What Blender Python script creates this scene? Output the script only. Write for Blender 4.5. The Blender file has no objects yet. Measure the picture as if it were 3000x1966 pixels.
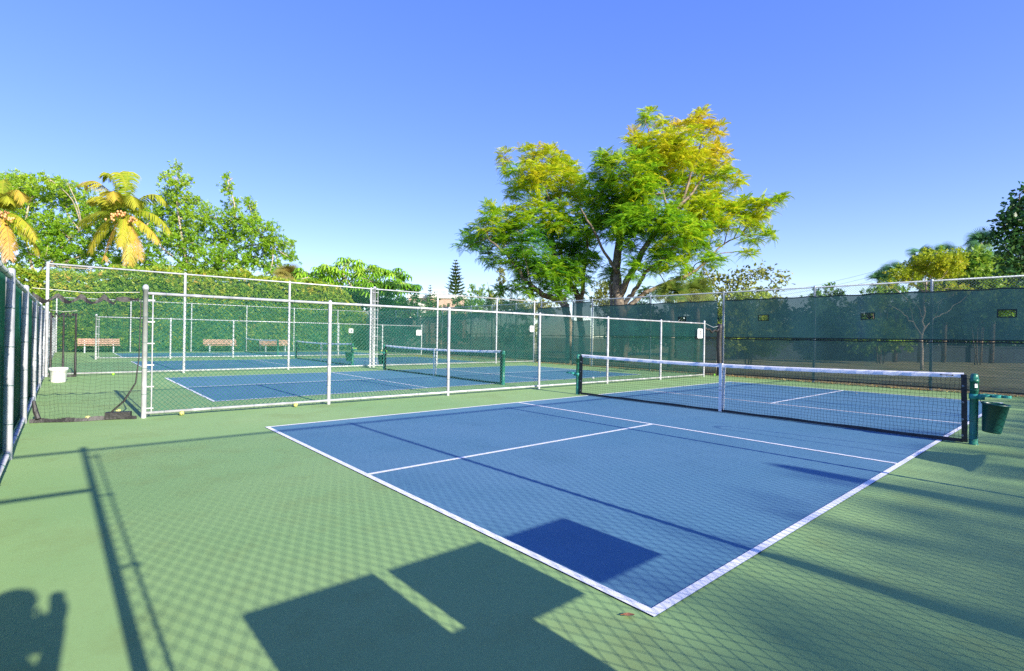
import bpy, math, random
import numpy as np
from mathutils import Vector, Matrix
random.seed(5)
rng = np.random.default_rng(11)
sc = bpy.context.scene
COL = sc.collection
PI = math.pi

# ------------------------------------------------------------------ camera
CAM = np.array([1.33253, -2.06658, 1.29014])
RT = np.array([0.658446, 0.752460, 0.015908])
UP = np.array([-0.009229, -0.013063, 0.999872])
FW = np.array([-0.752571, 0.658509, 0.001656])
FPX = 1499.01
def P(px, py, d):
    """world point at depth d along a sight line (used to survey where far things stand)"""
    return CAM + d * ((px - 1500) / FPX * RT - (py - 983) / FPX * UP + FW)
def GP(px, d):
    p = P(px, 983, d); return np.array([p[0], p[1], -0.02])
cd = bpy.data.cameras.new('camera'); cam = bpy.data.objects.new('camera', cd); COL.objects.link(cam)
cd.sensor_width = 36; cd.lens = FPX / 3000 * 36; cd.clip_start = 0.05; cd.clip_end = 2000
M = Matrix.Identity(4)
for i in range(3):
    M[i][0] = RT[i]; M[i][1] = UP[i]; M[i][2] = -FW[i]; M[i][3] = CAM[i]
cam.matrix_world = M
sc.camera = cam

# ------------------------------------------------------------------ light and sky
EL = math.radians(23.2)
SUN = Vector((math.cos(EL), 0.012, math.sin(EL))).normalized()
sd = bpy.data.lights.new('sun', 'SUN'); sun = bpy.data.objects.new('sun', sd); COL.objects.link(sun)
sd.energy = 5.0; sd.angle = math.radians(0.53); sd.color = (1.0, 0.93, 0.80)
sun.rotation_euler = SUN.to_track_quat('Z', 'Y').to_euler(); sun.location = (30, 0, 30)
w = bpy.data.worlds.new('World'); sc.world = w; w.use_nodes = True
nt = w.node_tree; nt.nodes.clear()
sky = nt.nodes.new('ShaderNodeTexSky'); sky.sky_type = 'NISHITA'; sky.sun_disc = False
sky.sun_elevation = EL; sky.sun_rotation = math.radians(90)
sky.altitude = 0; sky.air_density = 1.0; sky.dust_density = 0.2; sky.ozone_density = 4.2
hs = nt.nodes.new('ShaderNodeHueSaturation'); hs.inputs['Hue'].default_value = 0.5385; hs.inputs['Saturation'].default_value = 1.68; hs.inputs['Value'].default_value = 2.08
bg = nt.nodes.new('ShaderNodeBackground'); bg.inputs[1].default_value = 0.15
wo = nt.nodes.new('ShaderNodeOutputWorld')
gm = nt.nodes.new('ShaderNodeGamma'); gm.inputs[1].default_value = 0.52
nt.links.new(sky.outputs[0], gm.inputs[0]); nt.links.new(gm.outputs[0], hs.inputs['Color']); nt.links.new(hs.outputs[0], bg.inputs[0]); nt.links.new(bg.outputs[0], wo.inputs[0])
sc.view_settings.view_transform = 'Standard'; sc.view_settings.look = 'None'
sc.view_settings.exposure = 1.0; sc.view_settings.gamma = 1
sc.cycles.max_bounces = 8; sc.cycles.transparent_max_bounces = 24
sc.cycles.use_denoising = False; sc.cycles.denoising_prefilter = 'ACCURATE'

# ------------------------------------------------------------------ materials
def pm(name, col, rough=0.5, metal=0.0, var=0.12, scale=6.0, bump=0.0, bscale=60.0, spec=0.5, col2=None, detail=4.0):
    m = bpy.data.materials.new(name); m.use_nodes = True
    n = m.node_tree.nodes; l = m.node_tree.links; b = n['Principled BSDF']
    b.inputs['Roughness'].default_value = rough; b.inputs['Metallic'].default_value = metal
    b.inputs['Specular IOR Level'].default_value = spec
    tc = n.new('ShaderNodeTexCoord'); nz = n.new('ShaderNodeTexNoise')
    nz.inputs['Scale'].default_value = scale; nz.inputs['Detail'].default_value = detail
    l.new(tc.outputs['Object'], nz.inputs['Vector'])
    cr = n.new('ShaderNodeValToRGB')
    a = [max(0, c * (1 - var)) for c in col]; c2 = col2 or [min(1, c * (1 + var)) for c in col]
    cr.color_ramp.elements[0].position = 0.3; cr.color_ramp.elements[1].position = 0.7
    cr.color_ramp.elements[0].color = (*a, 1); cr.color_ramp.elements[1].color = (*c2, 1)
    l.new(nz.outputs['Fac'], cr.inputs[0]); l.new(cr.outputs[0], b.inputs['Base Color'])
    if bump:
        n2 = n.new('ShaderNodeTexNoise'); n2.inputs['Scale'].default_value = bscale; n2.inputs['Detail'].default_value = 3
        l.new(tc.outputs['Object'], n2.inputs['Vector'])
        bp = n.new('ShaderNodeBump'); bp.inputs['Strength'].default_value = bump; bp.inputs['Distance'].default_value = 0.02
        l.new(n2.outputs['Fac'], bp.inputs['Height']); l.new(bp.outputs[0], b.inputs['Normal'])
    return m

def leafmat(name, stops, trans=0.35, rough=0.5):
    m = bpy.data.materials.new(name); m.use_nodes = True
    n = m.node_tree.nodes; l = m.node_tree.links; n.clear()
    at = n.new('ShaderNodeAttribute'); at.attribute_name = 'tint'
    cr = n.new('ShaderNodeValToRGB'); e = cr.color_ramp.elements
    while len(e) < len(stops): e.new(0.5)
    for i, (p, c) in enumerate(stops):
        e[i].position = p; e[i].color = (*c, 1)
    l.new(at.outputs['Fac'], cr.inputs[0])
    b = n.new('ShaderNodeBsdfPrincipled'); b.inputs['Roughness'].default_value = rough; b.inputs['Specular IOR Level'].default_value = 0.3
    t = n.new('ShaderNodeBsdfTranslucent'); mx = n.new('ShaderNodeMixShader'); mx.inputs[0].default_value = trans
    o = n.new('ShaderNodeOutputMaterial')
    l.new(cr.outputs[0], b.inputs['Base Color']); l.new(cr.outputs[0], t.inputs['Color'])
    l.new(b.outputs[0], mx.inputs[1]); l.new(t.outputs[0], mx.inputs[2]); l.new(mx.outputs[0], o.inputs['Surface'])
    return m

def screenmat(name, col, cover, var=0.25):
    m = bpy.data.materials.new(name); m.use_nodes = True
    n = m.node_tree.nodes; l = m.node_tree.links; n.clear()
    tc = n.new('ShaderNodeTexCoord'); nz = n.new('ShaderNodeTexNoise'); nz.inputs['Scale'].default_value = 0.9; nz.inputs['Detail'].default_value = 5
    mp = n.new('ShaderNodeMapping'); mp.inputs['Scale'].default_value = (1, 1, 0.45); mp.inputs['Rotation'].default_value = (0, 0.5, 0)
    l.new(tc.outputs['Object'], mp.inputs[0]); l.new(mp.outputs[0], nz.inputs['Vector'])
    cr = n.new('ShaderNodeValToRGB'); cr.color_ramp.elements[0].position = 0.3; cr.color_ramp.elements[1].position = 0.72
    cr.color_ramp.elements[0].color = (*[c * (1 - var) for c in col], 1); cr.color_ramp.elements[1].color = (*[c * (1 + var) for c in col], 1)
    l.new(nz.outputs['Fac'], cr.inputs[0])
    mr = n.new('ShaderNodeMapRange'); mr.inputs['To Min'].default_value = cover - 0.07; mr.inputs['To Max'].default_value = cover + 0.07
    l.new(nz.outputs['Fac'], mr.inputs['Value'])
    d = n.new('ShaderNodeBsdfDiffuse'); t = n.new('ShaderNodeBsdfTranslucent'); a = n.new('ShaderNodeMixShader'); a.inputs[0].default_value = 0.3
    tr = n.new('ShaderNodeBsdfTransparent'); mx = n.new('ShaderNodeMixShader'); o = n.new('ShaderNodeOutputMaterial')
    l.new(cr.outputs[0], d.inputs['Color']); l.new(cr.outputs[0], t.inputs['Color'])
    l.new(d.outputs[0], a.inputs[1]); l.new(t.outputs[0], a.inputs[2])
    l.new(mr.outputs[0], mx.inputs[0]); l.new(tr.outputs[0], mx.inputs[1]); l.new(a.outputs[0], mx.inputs[2]); l.new(mx.outputs[0], o.inputs['Surface'])
    return m

def courtmat(name, base, stain, grain, dusty, smooth=1.0):
    m = bpy.data.materials.new(name); m.use_nodes = True
    n = m.node_tree.nodes; l = m.node_tree.links; b = n['Principled BSDF']
    b.inputs['Roughness'].default_value = 0.8; b.inputs['Specular IOR Level'].default_value = 0.2
    tc = n.new('ShaderNodeTexCoord')
    def noise(s, d=4, r=0.55):
        z = n.new('ShaderNodeTexNoise'); z.inputs['Scale'].default_value = s; z.inputs['Detail'].default_value = d; z.inputs['Roughness'].default_value = r
        l.new(tc.outputs['Object'], z.inputs['Vector']); return z
    def ramp(src, p0, p1):
        r = n.new('ShaderNodeMapRange'); r.inputs['From Min'].default_value = p0; r.inputs['From Max'].default_value = p1
        l.new(src.outputs['Fac'], r.inputs['Value']); return r
    def mix(fac, a, c, k):
        x = n.new('ShaderNodeMix'); x.data_type = 'RGBA'
        mu = n.new('ShaderNodeMath'); mu.operation = 'MULTIPLY'; mu.inputs[1].default_value = k
        l.new(fac.outputs[0], mu.inputs[0]); l.new(mu.outputs[0], x.inputs[0])
        if isinstance(a, tuple): x.inputs[6].default_value = (*a, 1)
        else: l.new(a.outputs[2], x.inputs[6])
        x.inputs[7].default_value = (*c, 1); return x
    x = mix(ramp(noise(0.35, 5), 0.40, 0.68), base, dusty, 0.8)
    x = mix(ramp(noise(0.9, 6, 0.65), 0.52, 0.74), x, stain, 0.75)
    x = mix(ramp(noise(2.6, 6, 0.7), 0.55, 0.72), x, stain, 0.4)
    x = mix(ramp(noise(420, 2), 0.52, 0.7), x, grain, 0.35)
    x = mix(ramp(noise(22, 4), 0.5, 0.8), x, stain, 0.18)
    l.new(x.outputs[2], b.inputs['Base Color'])
    g = noise(380, 2); bp = n.new('ShaderNodeBump'); bp.inputs['Strength'].default_value = 0.15; bp.inputs['Distance'].default_value = 0.004
    l.new(g.outputs['Fac'], bp.inputs['Height']); l.new(bp.outputs[0], b.inputs['Normal'])
    return m

def grassmat():
    m = pm('grass_ground', (0.27, 0.27, 0.10), 0.95, 0, 0.3, 0.5, 0.6, 40, 0.1, (0.46, 0.40, 0.21), 8)
    return m

GALV = pm('galvanised_steel', (0.47, 0.475, 0.49), 0.4, 0.2, 0.22, 7)
GALVD = pm('weathered_galvanised_steel', (0.36, 0.40, 0.44), 0.5, 0.2, 0.2, 9)
VINYL = pm('green_vinyl_wire', (0.012, 0.125, 0.085), 0.38, 0, 0.2, 4, spec=0.5)
BAREW = pm('grey_mesh_wire', (0.30, 0.36, 0.35), 0.45, 0.2, 0.2, 4)
BLK = pm('black_netting', (0.012, 0.012, 0.014), 0.7, 0, 0.2, 8)
BLKF = pm('black_vinyl_fabric', (0.022, 0.021, 0.022), 0.55, 0, 0.45, 14, 0.5, 22)
WHT = pm('white_vinyl_tape', (0.84, 0.83, 0.81), 0.5, 0, 0.04, 7, 0.10, 24)
LINE = pm('white_line_paint', (0.80, 0.80, 0.78), 0.75, 0, 0.09, 14, 0.1, 200, 0.3, (0.87, 0.86, 0.83), 10)
GPOST = pm('green_painted_steel', (0.025, 0.17, 0.11), 0.35, 0, 0.12, 12)
GPLAS = pm('green_plastic', (0.006, 0.085, 0.07), 0.4, 0, 0.1, 5)
BPLAS = pm('dark_green_plastic', (0.004, 0.060, 0.050), 0.4, 0, 0.12, 5)
TEAL = pm('teal_plastic', (0.03, 0.27, 0.22), 0.4, 0, 0.1, 9)
WPLAS = pm('white_plastic', (0.85, 0.84, 0.82), 0.4, 0, 0.04, 6)
SIGN = pm('white_sign_enamel', (0.86, 0.86, 0.86), 0.35, 0, 0.02, 6)
INK = pm('black_ink', (0.02, 0.02, 0.025), 0.5, 0, 0.1, 6)
WOOD = pm('weathered_pink_wood', (0.36, 0.20, 0.14), 0.7, 0, 0.25, 7, 0.3, 40)
BALLY = pm('yellow_ball_plastic', (0.50, 0.50, 0.16), 0.5, 0, 0.12, 40)
BALLG = pm('lime_ball_plastic', (0.30, 0.75, 0.05), 0.5, 0, 0.1, 40)
BARK = pm('grey_brown_bark', (0.15, 0.115, 0.08), 0.9, 0, 0.45, 6, 0.8, 30, 0.2, (0.29, 0.23, 0.165))
BARKP = pm('pale_bark', (0.42, 0.34, 0.26), 0.9, 0, 0.35, 6, 0.6, 30, 0.2)
STUCCO = pm('tan_stucco', (0.50, 0.34, 0.25), 0.9, 0, 0.12, 2, 0.3, 60)
TRIM = pm('white_stucco_trim', (0.74, 0.70, 0.62), 0.9, 0, 0.08, 2, 0.2, 60)
GLASS = pm('dark_window_glass', (0.05, 0.06, 0.07), 0.1, 0, 0.1, 2)
CONC = pm('shaded_concrete', (0.04, 0.055, 0.065), 0.9, 0, 0.2, 1.5, 0.4, 30)  # wall colour darkened: the shade it lies in is put into it
SCREEN = screenmat('dark_green_windscreen', (0.10, 0.205, 0.165), 0.88)
SCREENL = screenmat('dark_green_windscreen_lower', (0.10, 0.185, 0.145), 0.76)
SCREENG = screenmat('grey_green_windscreen', (0.085, 0.135, 0.14), 0.87)
SCREENT = screenmat('teal_privacy_screen', (0.02, 0.24, 0.24), 0.92)

# ------------------------------------------------------------------ mesh helpers
def finish(name, me, m, parent, smooth=False):
    me.materials.append(m)
    if smooth: me.polygons.foreach_set('use_smooth', np.ones(len(me.polygons), bool))
    me.update()
    o = bpy.data.objects.new(name, me); COL.objects.link(o)
    if parent is not None: o.parent = parent; o.matrix_parent_inverse = parent.matrix_world.inverted()
    return o
class MB:
    def __init__(s): s.v = []; s.f = []
    def add(s, vs, fs):
        k = len(s.v); s.v += [tuple(map(float, p)) for p in vs]; s.f += [tuple(i + k for i in q) for q in fs]; return s
    def box(s, c, d, rz=0, ry=0):
        R = Matrix.Rotation(rz, 3, 'Z') @ Matrix.Rotation(ry, 3, 'Y'); vs = []
        for x in (-1, 1):
            for y in (-1, 1):
                for z in (-1, 1):
                    vs.append(Vector(c) + R @ Vector((x * d[0] / 2, y * d[1] / 2, z * d[2] / 2)))
        return s.add(vs, [(0, 1, 3, 2), (4, 6, 7, 5), (0, 4, 5, 1), (2, 3, 7, 6), (0, 2, 6, 4), (1, 5, 7, 3)])
    def tube(s, pts, rad, n=8, cap=True):
        pts = [np.array(p, float) for p in pts]; k = len(pts)
        if not hasattr(rad, '__len__'): rad = [rad] * k
        vs = []; prev = None
        for i in range(k):
            t = pts[min(i + 1, k - 1)] - pts[max(i - 1, 0)]; t = t / (np.linalg.norm(t) + 1e-9)
            if prev is None:
                a = np.array([0, 0, 1.]) if abs(t[2]) < 0.9 else np.array([1., 0, 0])
                u = np.cross(a, t); u /= np.linalg.norm(u)
            else:
                u = prev - t * np.dot(prev, t); u /= (np.linalg.norm(u) + 1e-9)
            prev = u; b = np.cross(t, u)
            for j in range(n):
                a = 2 * PI * j / n; vs.append(pts[i] + rad[i] * (math.cos(a) * u + math.sin(a) * b))
        fs = [(i * n + j, i * n + (j + 1) % n, (i + 1) * n + (j + 1) % n, (i + 1) * n + j) for i in range(k - 1) for j in range(n)]
        if cap: fs += [tuple(range(n))[::-1], tuple((k - 1) * n + j for j in range(n))]
        return s.add(vs, fs)
    def lathe(s, c, prof, n=20, ax=None):
        """prof: (radius, height) pairs round the local z axis; ax = 3x3 rotation"""
        R = ax if ax is not None else Matrix.Identity(3); vs = []
        for r, z in prof:
            for j in range(n):
                a = 2 * PI * j / n; vs.append(Vector(c) + R @ Vector((r * math.cos(a), r * math.sin(a), z)))
        k = len(prof)
        fs = [(i * n + j, i * n + (j + 1) % n, (i + 1) * n + (j + 1) % n, (i + 1) * n + j) for i in range(k - 1) for j in range(n)]
        return s.add(vs, fs)
    def build(s, name, m, parent=None, smooth=False):
        me = bpy.data.meshes.new(name); me.from_pydata(s.v, [], s.f); return finish(name, me, m, parent, smooth)

def npmesh(name, V, F, m, parent=None, tint=None, smooth=False):
    me = bpy.data.meshes.new(name); V = np.asarray(V, np.float32); F = np.asarray(F, np.int32); k = F.shape[1]
    me.vertices.add(len(V)); me.vertices.foreach_set('co', V.ravel())
    me.loops.add(F.size); me.loops.foreach_set('vertex_index', F.ravel())
    me.polygons.add(len(F)); me.polygons.foreach_set('loop_start', np.arange(0, F.size, k, dtype=np.int32))
    if tint is not None:
        a = me.attributes.new('tint', 'FLOAT', 'POINT'); a.data.foreach_set('value', np.asarray(tint, np.float32))
    me.update(calc_edges=True)
    return finish(name, me, m, parent, smooth)

def segs(P0, P1, r, n=3):
    """prisms along many straight segments, vectorised"""
    P0 = np.asarray(P0, float); P1 = np.asarray(P1, float); t = P1 - P0; t /= np.linalg.norm(t, axis=1)[:, None] + 1e-12
    a = np.where(np.abs(t[:, 2:3]) < 0.9, np.array([[0, 0, 1.]]), np.array([[1., 0, 0]]))
    u = np.cross(a, t); u /= np.linalg.norm(u, axis=1)[:, None] + 1e-12; b = np.cross(t, u)
    ring = [u * math.cos(2 * PI * j / n) * r + b * math.sin(2 * PI * j / n) * r for j in range(n)]
    V = np.stack([P0 + q for q in ring] + [P1 + q for q in ring], 1).reshape(-1, 3)
    base = np.arange(len(P0))[:, None] * (2 * n)
    F = np.concatenate([np.stack([base[:, 0] + j, base[:, 0] + (j + 1) % n, base[:, 0] + n + (j + 1) % n, base[:, 0] + n + j], 1) for j in range(n)])
    return V, F

def tag(o, label, cat, group=None):
    o['label'] = label; o['category'] = cat
    if group: o['group'] = group
    return o
def thing(name, loc, label, cat, group=None, rz=0):
    o = bpy.data.objects.new(name, None); COL.objects.link(o); o.location = tuple(map(float, loc)); o.rotation_euler = (0, 0, rz)
    o.empty_display_size = 0.2; bpy.context.view_layer.update()
    return tag(o, label, cat, group)
def struct(o): o['kind'] = 'structure'; return o
def copy_tree(o, parent=None):
    c = o.copy(); COL.objects.link(c)
    if parent: c.parent = parent
    for ch in list(o.children): copy_tree(ch, c)
    return c

# ------------------------------------------------------------------ ground, courts
def sheet(name, x0, x1, y0, y1, z, m, t=None):
    b = MB(); b.add([(x0, y0, z), (x1, y0, z), (x1, y1, z), (x0, y1, z)], [(0, 1, 2, 3)]); return struct(b.build(name, m))
sheet('ground', -700, 500, -500, 800, -0.03, grassmat())
GREEN = courtmat('green_acrylic_court', (0.225, 0.375, 0.14), (0.205, 0.27, 0.09), (0.31, 0.445, 0.20), (0.29, 0.42, 0.165))
BLUE = courtmat('blue_acrylic_court', (0.080, 0.198, 0.285), (0.066, 0.165, 0.243), (0.12, 0.245, 0.34), (0.108, 0.225, 0.315))
sheet('court_surface', -37.3, 2.2, -3.4, 15.95, 0.0, GREEN)
LITT = pm('leaf_strewn_soil', (0.13, 0.10, 0.05), 0.95, 0, 0.5, 3.0, 0.6, 30, 0.1, (0.28, 0.24, 0.12), 8)
sheet('verge', -40, 6, 15.95, 19.3, -0.02, LITT)
X0S = [-6.096, -15.42, -24.85, -34.45]
for i, x in enumerate(X0S):
    sheet('blue_court', x, x + 6.096, 0, 13.411, 0.004, BLUE)
    b = MB(); t = 0.0508; W = 6.096; L = 13.411; z = 0.008
    def q(xa, xb, ya, yb): b.add([(x + xa, ya, z), (x + xb, ya, z), (x + xb, yb, z), (x + xa, yb, z)], [(0, 1, 2, 3)])
    q(0, W, 0, t); q(0, W, L - t, L); q(0, t, t, L - t); q(W - t, W, t, L - t)
    q(t, W - t, 4.572, 4.572 + t); q(t, W - t, L - 4.572 - t, L - 4.572)
    q(W / 2 - t / 2, W / 2 + t / 2, t, 4.572); q(W / 2 - t / 2, W / 2 + t / 2, L - 4.572, L - t)
    struct(b.build('court_lines', LINE))

# ------------------------------------------------------------------ fences
def chain(A, B, z0, z1, pitch=0.0707, r=0.0030, extra=None):
    """chain-link weave between A and B (xy), straight wires in two leaning families"""
    A = np.array([A[0], A[1], 0.]); B = np.array([B[0], B[1], 0.]); L = np.linalg.norm(B - A); d = (B - A) / L; n = np.array([-d[1], d[0], 0])
    H = z1 - z0; P0 = []; P1 = []
    for fam in (1, -1):
        for c in np.arange(-H, L, pitch):
            s0, s1 = max(0, c), min(L, c + H)
            if s1 - s0 < 0.01: continue
            if fam == 1: za, zb = z0 + s0 - c, z0 + s1 - c
            else: za, zb = z1 - (s0 - c), z1 - (s1 - c)
            P0.append(A + d * s0 + n * r * fam + [0, 0, za]); P1.append(A + d * s1 + n * r * fam + [0, 0, zb])
    return segs(P0, P1, r)
def post(name, x, y, h, r, m, parent, cap=True):
    b = MB()
    prof = [(r, -0.02), (r, h - 0.03)]
    if cap: prof += [(r * 1.18, h - 0.03), (r * 1.18, h + 0.01), (r * 0.9, h + 0.035), (r * 0.4, h + 0.05), (0.001, h + 0.052)]
    else: prof += [(r, h), (r * 0.7, h + 0.02), (0.001, h + 0.025)]
    b.lathe((x, y, 0), prof, 12); return b.build(name, m, parent, True)
def rail(name, A, B, r, m, parent, rings=0.0):
    A = np.array(A, float); B = np.array(B, float); L = np.linalg.norm(B - A); b = MB(); b.tube([A, B], r, 10)
    if rings:
        for s in np.arange(rings * 0.5, L, rings):
            c = A + (B - A) * s / L; d = (B - A) / L * 0.06; b.tube([c - d, c + d], r * 1.09, 10)
    return b.build(name, m, parent, True)
def ties(pairs, r, R=0.003):
    """thin wire loops round rails and posts"""
    V = []; F = []; k = 0
    for c, ax in pairs:
        ax = np.array(ax, float); a = np.array([0, 0, 1.]) if abs(ax[2]) < 0.9 else np.array([1., 0, 0])
        u = np.cross(a, ax); u /= np.linalg.norm(u); w_ = np.cross(ax, u); ring = []
        for j in range(9): ring.append(np.array(c) + r * (math.cos(2 * PI * j / 8) * u + math.sin(2 * PI * j / 8) * w_))
        v, f = segs(ring[:-1], ring[1:], R); V.append(v); F.append(f + k); k += len(v)
    return np.concatenate(V), np.concatenate(F)
def fence(name, A, B, posts, h, label, pr, rr, pm_, mesh_mat, r=0.0030, bottom=True, group=None, end_h=None, z0=0.05, mesh_off=0.0, rail_top=None, rings=0, tie=0.0, pitch=0.0707):
    A = np.array(A, float); B = np.array(B, float); L = np.linalg.norm(B - A); d = (B - A) / L; n = np.array([-d[1], d[0]])
    t = thing(name, (A[0], A[1], 0), label, 'fence', group)
    zr = rail_top if rail_top else h - 0.03
    for i, s in enumerate(posts):
        p = A + d * s; hh = h
        if end_h and i in (0, len(posts) - 1): hh = end_h
        post('post', p[0], p[1], hh, pr * (1.08 if end_h and i == 0 else 1), pm_, t, cap=bool(end_h) and i == 0)
    a3 = [*A, zr]; b3 = [*B, zr]
    rail('top_rail', a3, b3, rr, pm_, t, rings)
    if bottom: rail('bottom_rail', [*A, 0.07], [*B, 0.07], rr, pm_, t, rings)
    o = n * mesh_off
    V, F = chain(A + o, B + o, z0, zr + 0.02, r=r, pitch=pitch)
    if tie:
        pairs = [(np.array([*(A + d * s), z]), (*d, 0)) for s in np.arange(tie * 0.4, L, tie) for z in ((zr, 0.07) if bottom else (zr,))]
        V2, F2 = ties(pairs, rr * 1.12); F = np.concatenate([F, F2 + len(V)]); V = np.concatenate([V, V2])
        if pr:
            pairs = [(np.array([*(A + d * s), z]), (0, 0, 1)) for s in posts for z in np.arange(0.35, zr - 0.1, 0.38)]
            V2, F2 = ties(pairs, pr * 1.1); F = np.concatenate([F, F2 + len(V)]); V = np.concatenate([V, V2])
    npmesh('mesh', V, F, mesh_mat, t)
    return t

G = 'chain link fences round the courts'
# low fence beside the near court
lowA, lowB = (-7.91, -1.17), (-7.63, 14.63)
low1 = fence('low_fence', lowA, lowB, [0.0, 2.74, 5.31, 7.98, 10.61, 13.2, 15.8], 1.87, 'low white railed fence of green mesh between the nearest two blue courts', 0.031, 0.022, GALV, VINYL, group=G, end_h=1.92, mesh_off=0.03, rings=1.3, tie=0.62)
def tension(t, x, y0, z0, z1, n, side=1, m=GALV):
    b = MB(); b.tube([(x, y0 + 0.09 * side, z0), (x, y0 + 0.09 * side, z1)], 0.009, 8)
    for k in range(n):
        z = z0 + 0.08 + (z1 - z0 - 0.16) * k / (n - 1)
        b.box((x, y0 + 0.055 * side, z), (0.010, 0.11, 0.016)); b.box((x + 0.01, y0 + 0.105 * side, z), (0.04, 0.016, 0.016))
    b.build('tension_bar', m, t)
tension(low1, -7.905, -1.17, 0.06, 1.82, 6)
# tall fence beyond the second court
tall2 = fence('tall_fence', (-17.27, -2.42), (-17.22, 15.7), [0.0, 3.15, 6.26, 9.3, 12.35, 15.62, 18.05], 3.08, 'tall white railed green mesh fence standing beyond the second blue court', 0.036, 0.024, GALV, VINYL, group=G, mesh_off=0.03, pitch=0.0707)
post('post', -17.25, 7.03, 3.1, 0.055, GALV, tall2)
tension(tall2, -17.2, 7.03, 0.1, 3.0, 9, -1); tension(tall2, -17.2, 7.06, 0.1, 3.0, 9, 1)
# low fence of the far pair of courts
low3 = fence('low_fence', (-27.15, -1.03), (-27.0, 15.1), [0.0, 2.7, 5.33, 8.0, 10.7, 13.4, 16.1], 1.88, 'far low fence with white rails between the two most distant courts', 0.036, 0.024, GALV, VINYL, group=G, end_h=1.92, mesh_off=0.03)
tension(low3, -27.12, -1.03, 0.06, 1.82, 6)
# rear fence before the hedge
fence('tall_fence', (-36.5, -2.6), (-36.5, 16.6), [0.2, 3.5, 6.6, 9.8, 12.9, 16.1, 19.1], 3.08, 'tall rear fence of green mesh standing right before the clipped hedge', 0.034, 0.022, GALV, VINYL, group=G, bottom=False, mesh_off=0.03)
# long fence at the far ends of the courts
FX = [1.25, -1.65, -4.55, -7.52, -10.57, -13.6, -14.75, -16.85, -18.75, -20.75, -22.7, -25.7, -28.7, -31.7, -34.7]
far = fence('tall_fence', (3.0, 15.77), (-36.4, 15.77), [3.0 - x for x in FX], 3.02, 'tall grey fence with dark windscreens along the far ends of all the courts', 0.036, 0.022, GALVD, BAREW, r=0.0026, group=G, bottom=False, z0=0.03, mesh_off=0.04)
def panel(parent, x0, x1, z0, z1, y, m, holes=(), step=0.16, sag=0.026, seed=0, seam=1.36, z1b=None):
    r2 = np.random.default_rng(seed + 3); ph = r2.uniform(0, 6, 8)
    xs = sorted(set([x0, x1] + [h for q in holes for h in (q[0], q[1])] + list(np.arange(x0 + step, x1 - step * 0.4, step))))
    zs = sorted(set([z0, z1] + [h for q in holes for h in (q[2], q[3])] + list(np.arange(z0 + step, z1 - step * 0.4, step))))
    def off(x, z):
        return y - 0.012 + sag * (0.8 * math.sin(1.7 * x + 0.9 * z + ph[0]) + 0.6 * math.sin(3.1 * x - 2.6 * z + ph[1]) * math.sin(0.7 * x + ph[3]) + 0.35 * math.sin(5.5 * x + 3.6 * z + ph[2]) * math.sin(1.1 * x + ph[4]))
    z1b = z1 if z1b is None else z1b
    def zz(x, z): return z + (z1b - z1) * (x - x0) / (x1 - x0) * (z - z0) / (z1 - z0) - 0.025 * abs(math.sin((x - x0) * PI / 0.9)) * (z - z0) / (z1 - z0)
    idx = {}; b = MB(); vs = []
    for i, x in enumerate(xs):
        for j, z in enumerate(zs): idx[i, j] = len(vs); vs.append((x, off(x, z), zz(x, z)))
    fs = []
    for i in range(len(xs) - 1):
        for j in range(len(zs) - 1):
            cx, cz = (xs[i] + xs[i + 1]) / 2, (zs[j] + zs[j + 1]) / 2
            if any(q[0] < cx < q[1] and q[2] < cz < q[3] for q in holes): continue
            fs.append((idx[i, j], idx[i + 1, j], idx[i + 1, j + 1], idx[i, j + 1]))
    b.add(vs, fs); o = b.build('windscreen', m, parent, True)
    for z, th in ((z0 + 0.02, 0.03), (z1 - 0.02, 0.03), (seam, 0.03)):
        if not z0 < z < z1: continue
        hb = MB(); vs = []; fs = []
        for i, a in enumerate(xs):
            vs += [(a, off(a, z) - 0.004, zz(a, z - th / 2)), (a, off(a, z) - 0.004, zz(a, z + th / 2))]
            if i: fs.append((2 * i - 2, 2 * i, 2 * i + 1, 2 * i - 1))
        hb.add(vs, fs); hb.build('hem', HEM, o)
    for q in holes:
        e = 0.025; hb = MB(); c4 = [(q[0], q[2]), (q[1], q[2]), (q[1], q[3]), (q[0], q[3])]; o4 = [(q[0] - e, q[2] - e), (q[1] + e, q[2] - e), (q[1] + e, q[3] + e), (q[0] - e, q[3] + e)]
        hb.add([(a, off(a, d) - 0.008, zz(a, d)) for a, d in c4 + o4], [(i, (i + 1) % 4, 4 + (i + 1) % 4, 4 + i) for i in range(4)]); hb.build('vent_frame', HEM, o)
    return o
HEM = pm('dark_green_hem', (0.008, 0.020, 0.020), 0.7, 0, 0.2, 9)
panel(far, -7.42, 2.9, 1.36, 2.72, 15.69, SCREEN, [(-6.23, -5.91, 1.98, 2.14), (-3.26, -2.95, 1.98, 2.13), (-0.31, 0.0, 1.99, 2.15)], seed=1)
panel(far, -13.45, -7.70, 1.36, 2.72, 15.69, SCREEN, [(-9.25, -8.94, 1.98, 2.13)], seed=2)
panel(far, -7.42, 2.9, 0.06, 1.352, 15.69, SCREENL, seed=11); panel(far, -13.45, -7.70, 0.06, 1.352, 15.69, SCREENL, seed=12)
panel(far, -14.70, -13.62, 2.22, 2.92, 15.69, SCREEN, seed=3)
panel(far, -14.70, -13.62, 0.06, 2.08, 15.69, SCREEN, seed=4)
panel(far, -17.05, -14.86, 0.06, 2.74, 15.69, SCREEN, seed=5)
panel(far, -25.6, -17.32, 0.12, 2.55, 15.69, SCREENG, seed=6, z1b=2.72)
panel(far, -34.6, -25.7, 0.12, 2.45, 15.69, SCREENG, seed=7, z1b=2.5)
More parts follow.
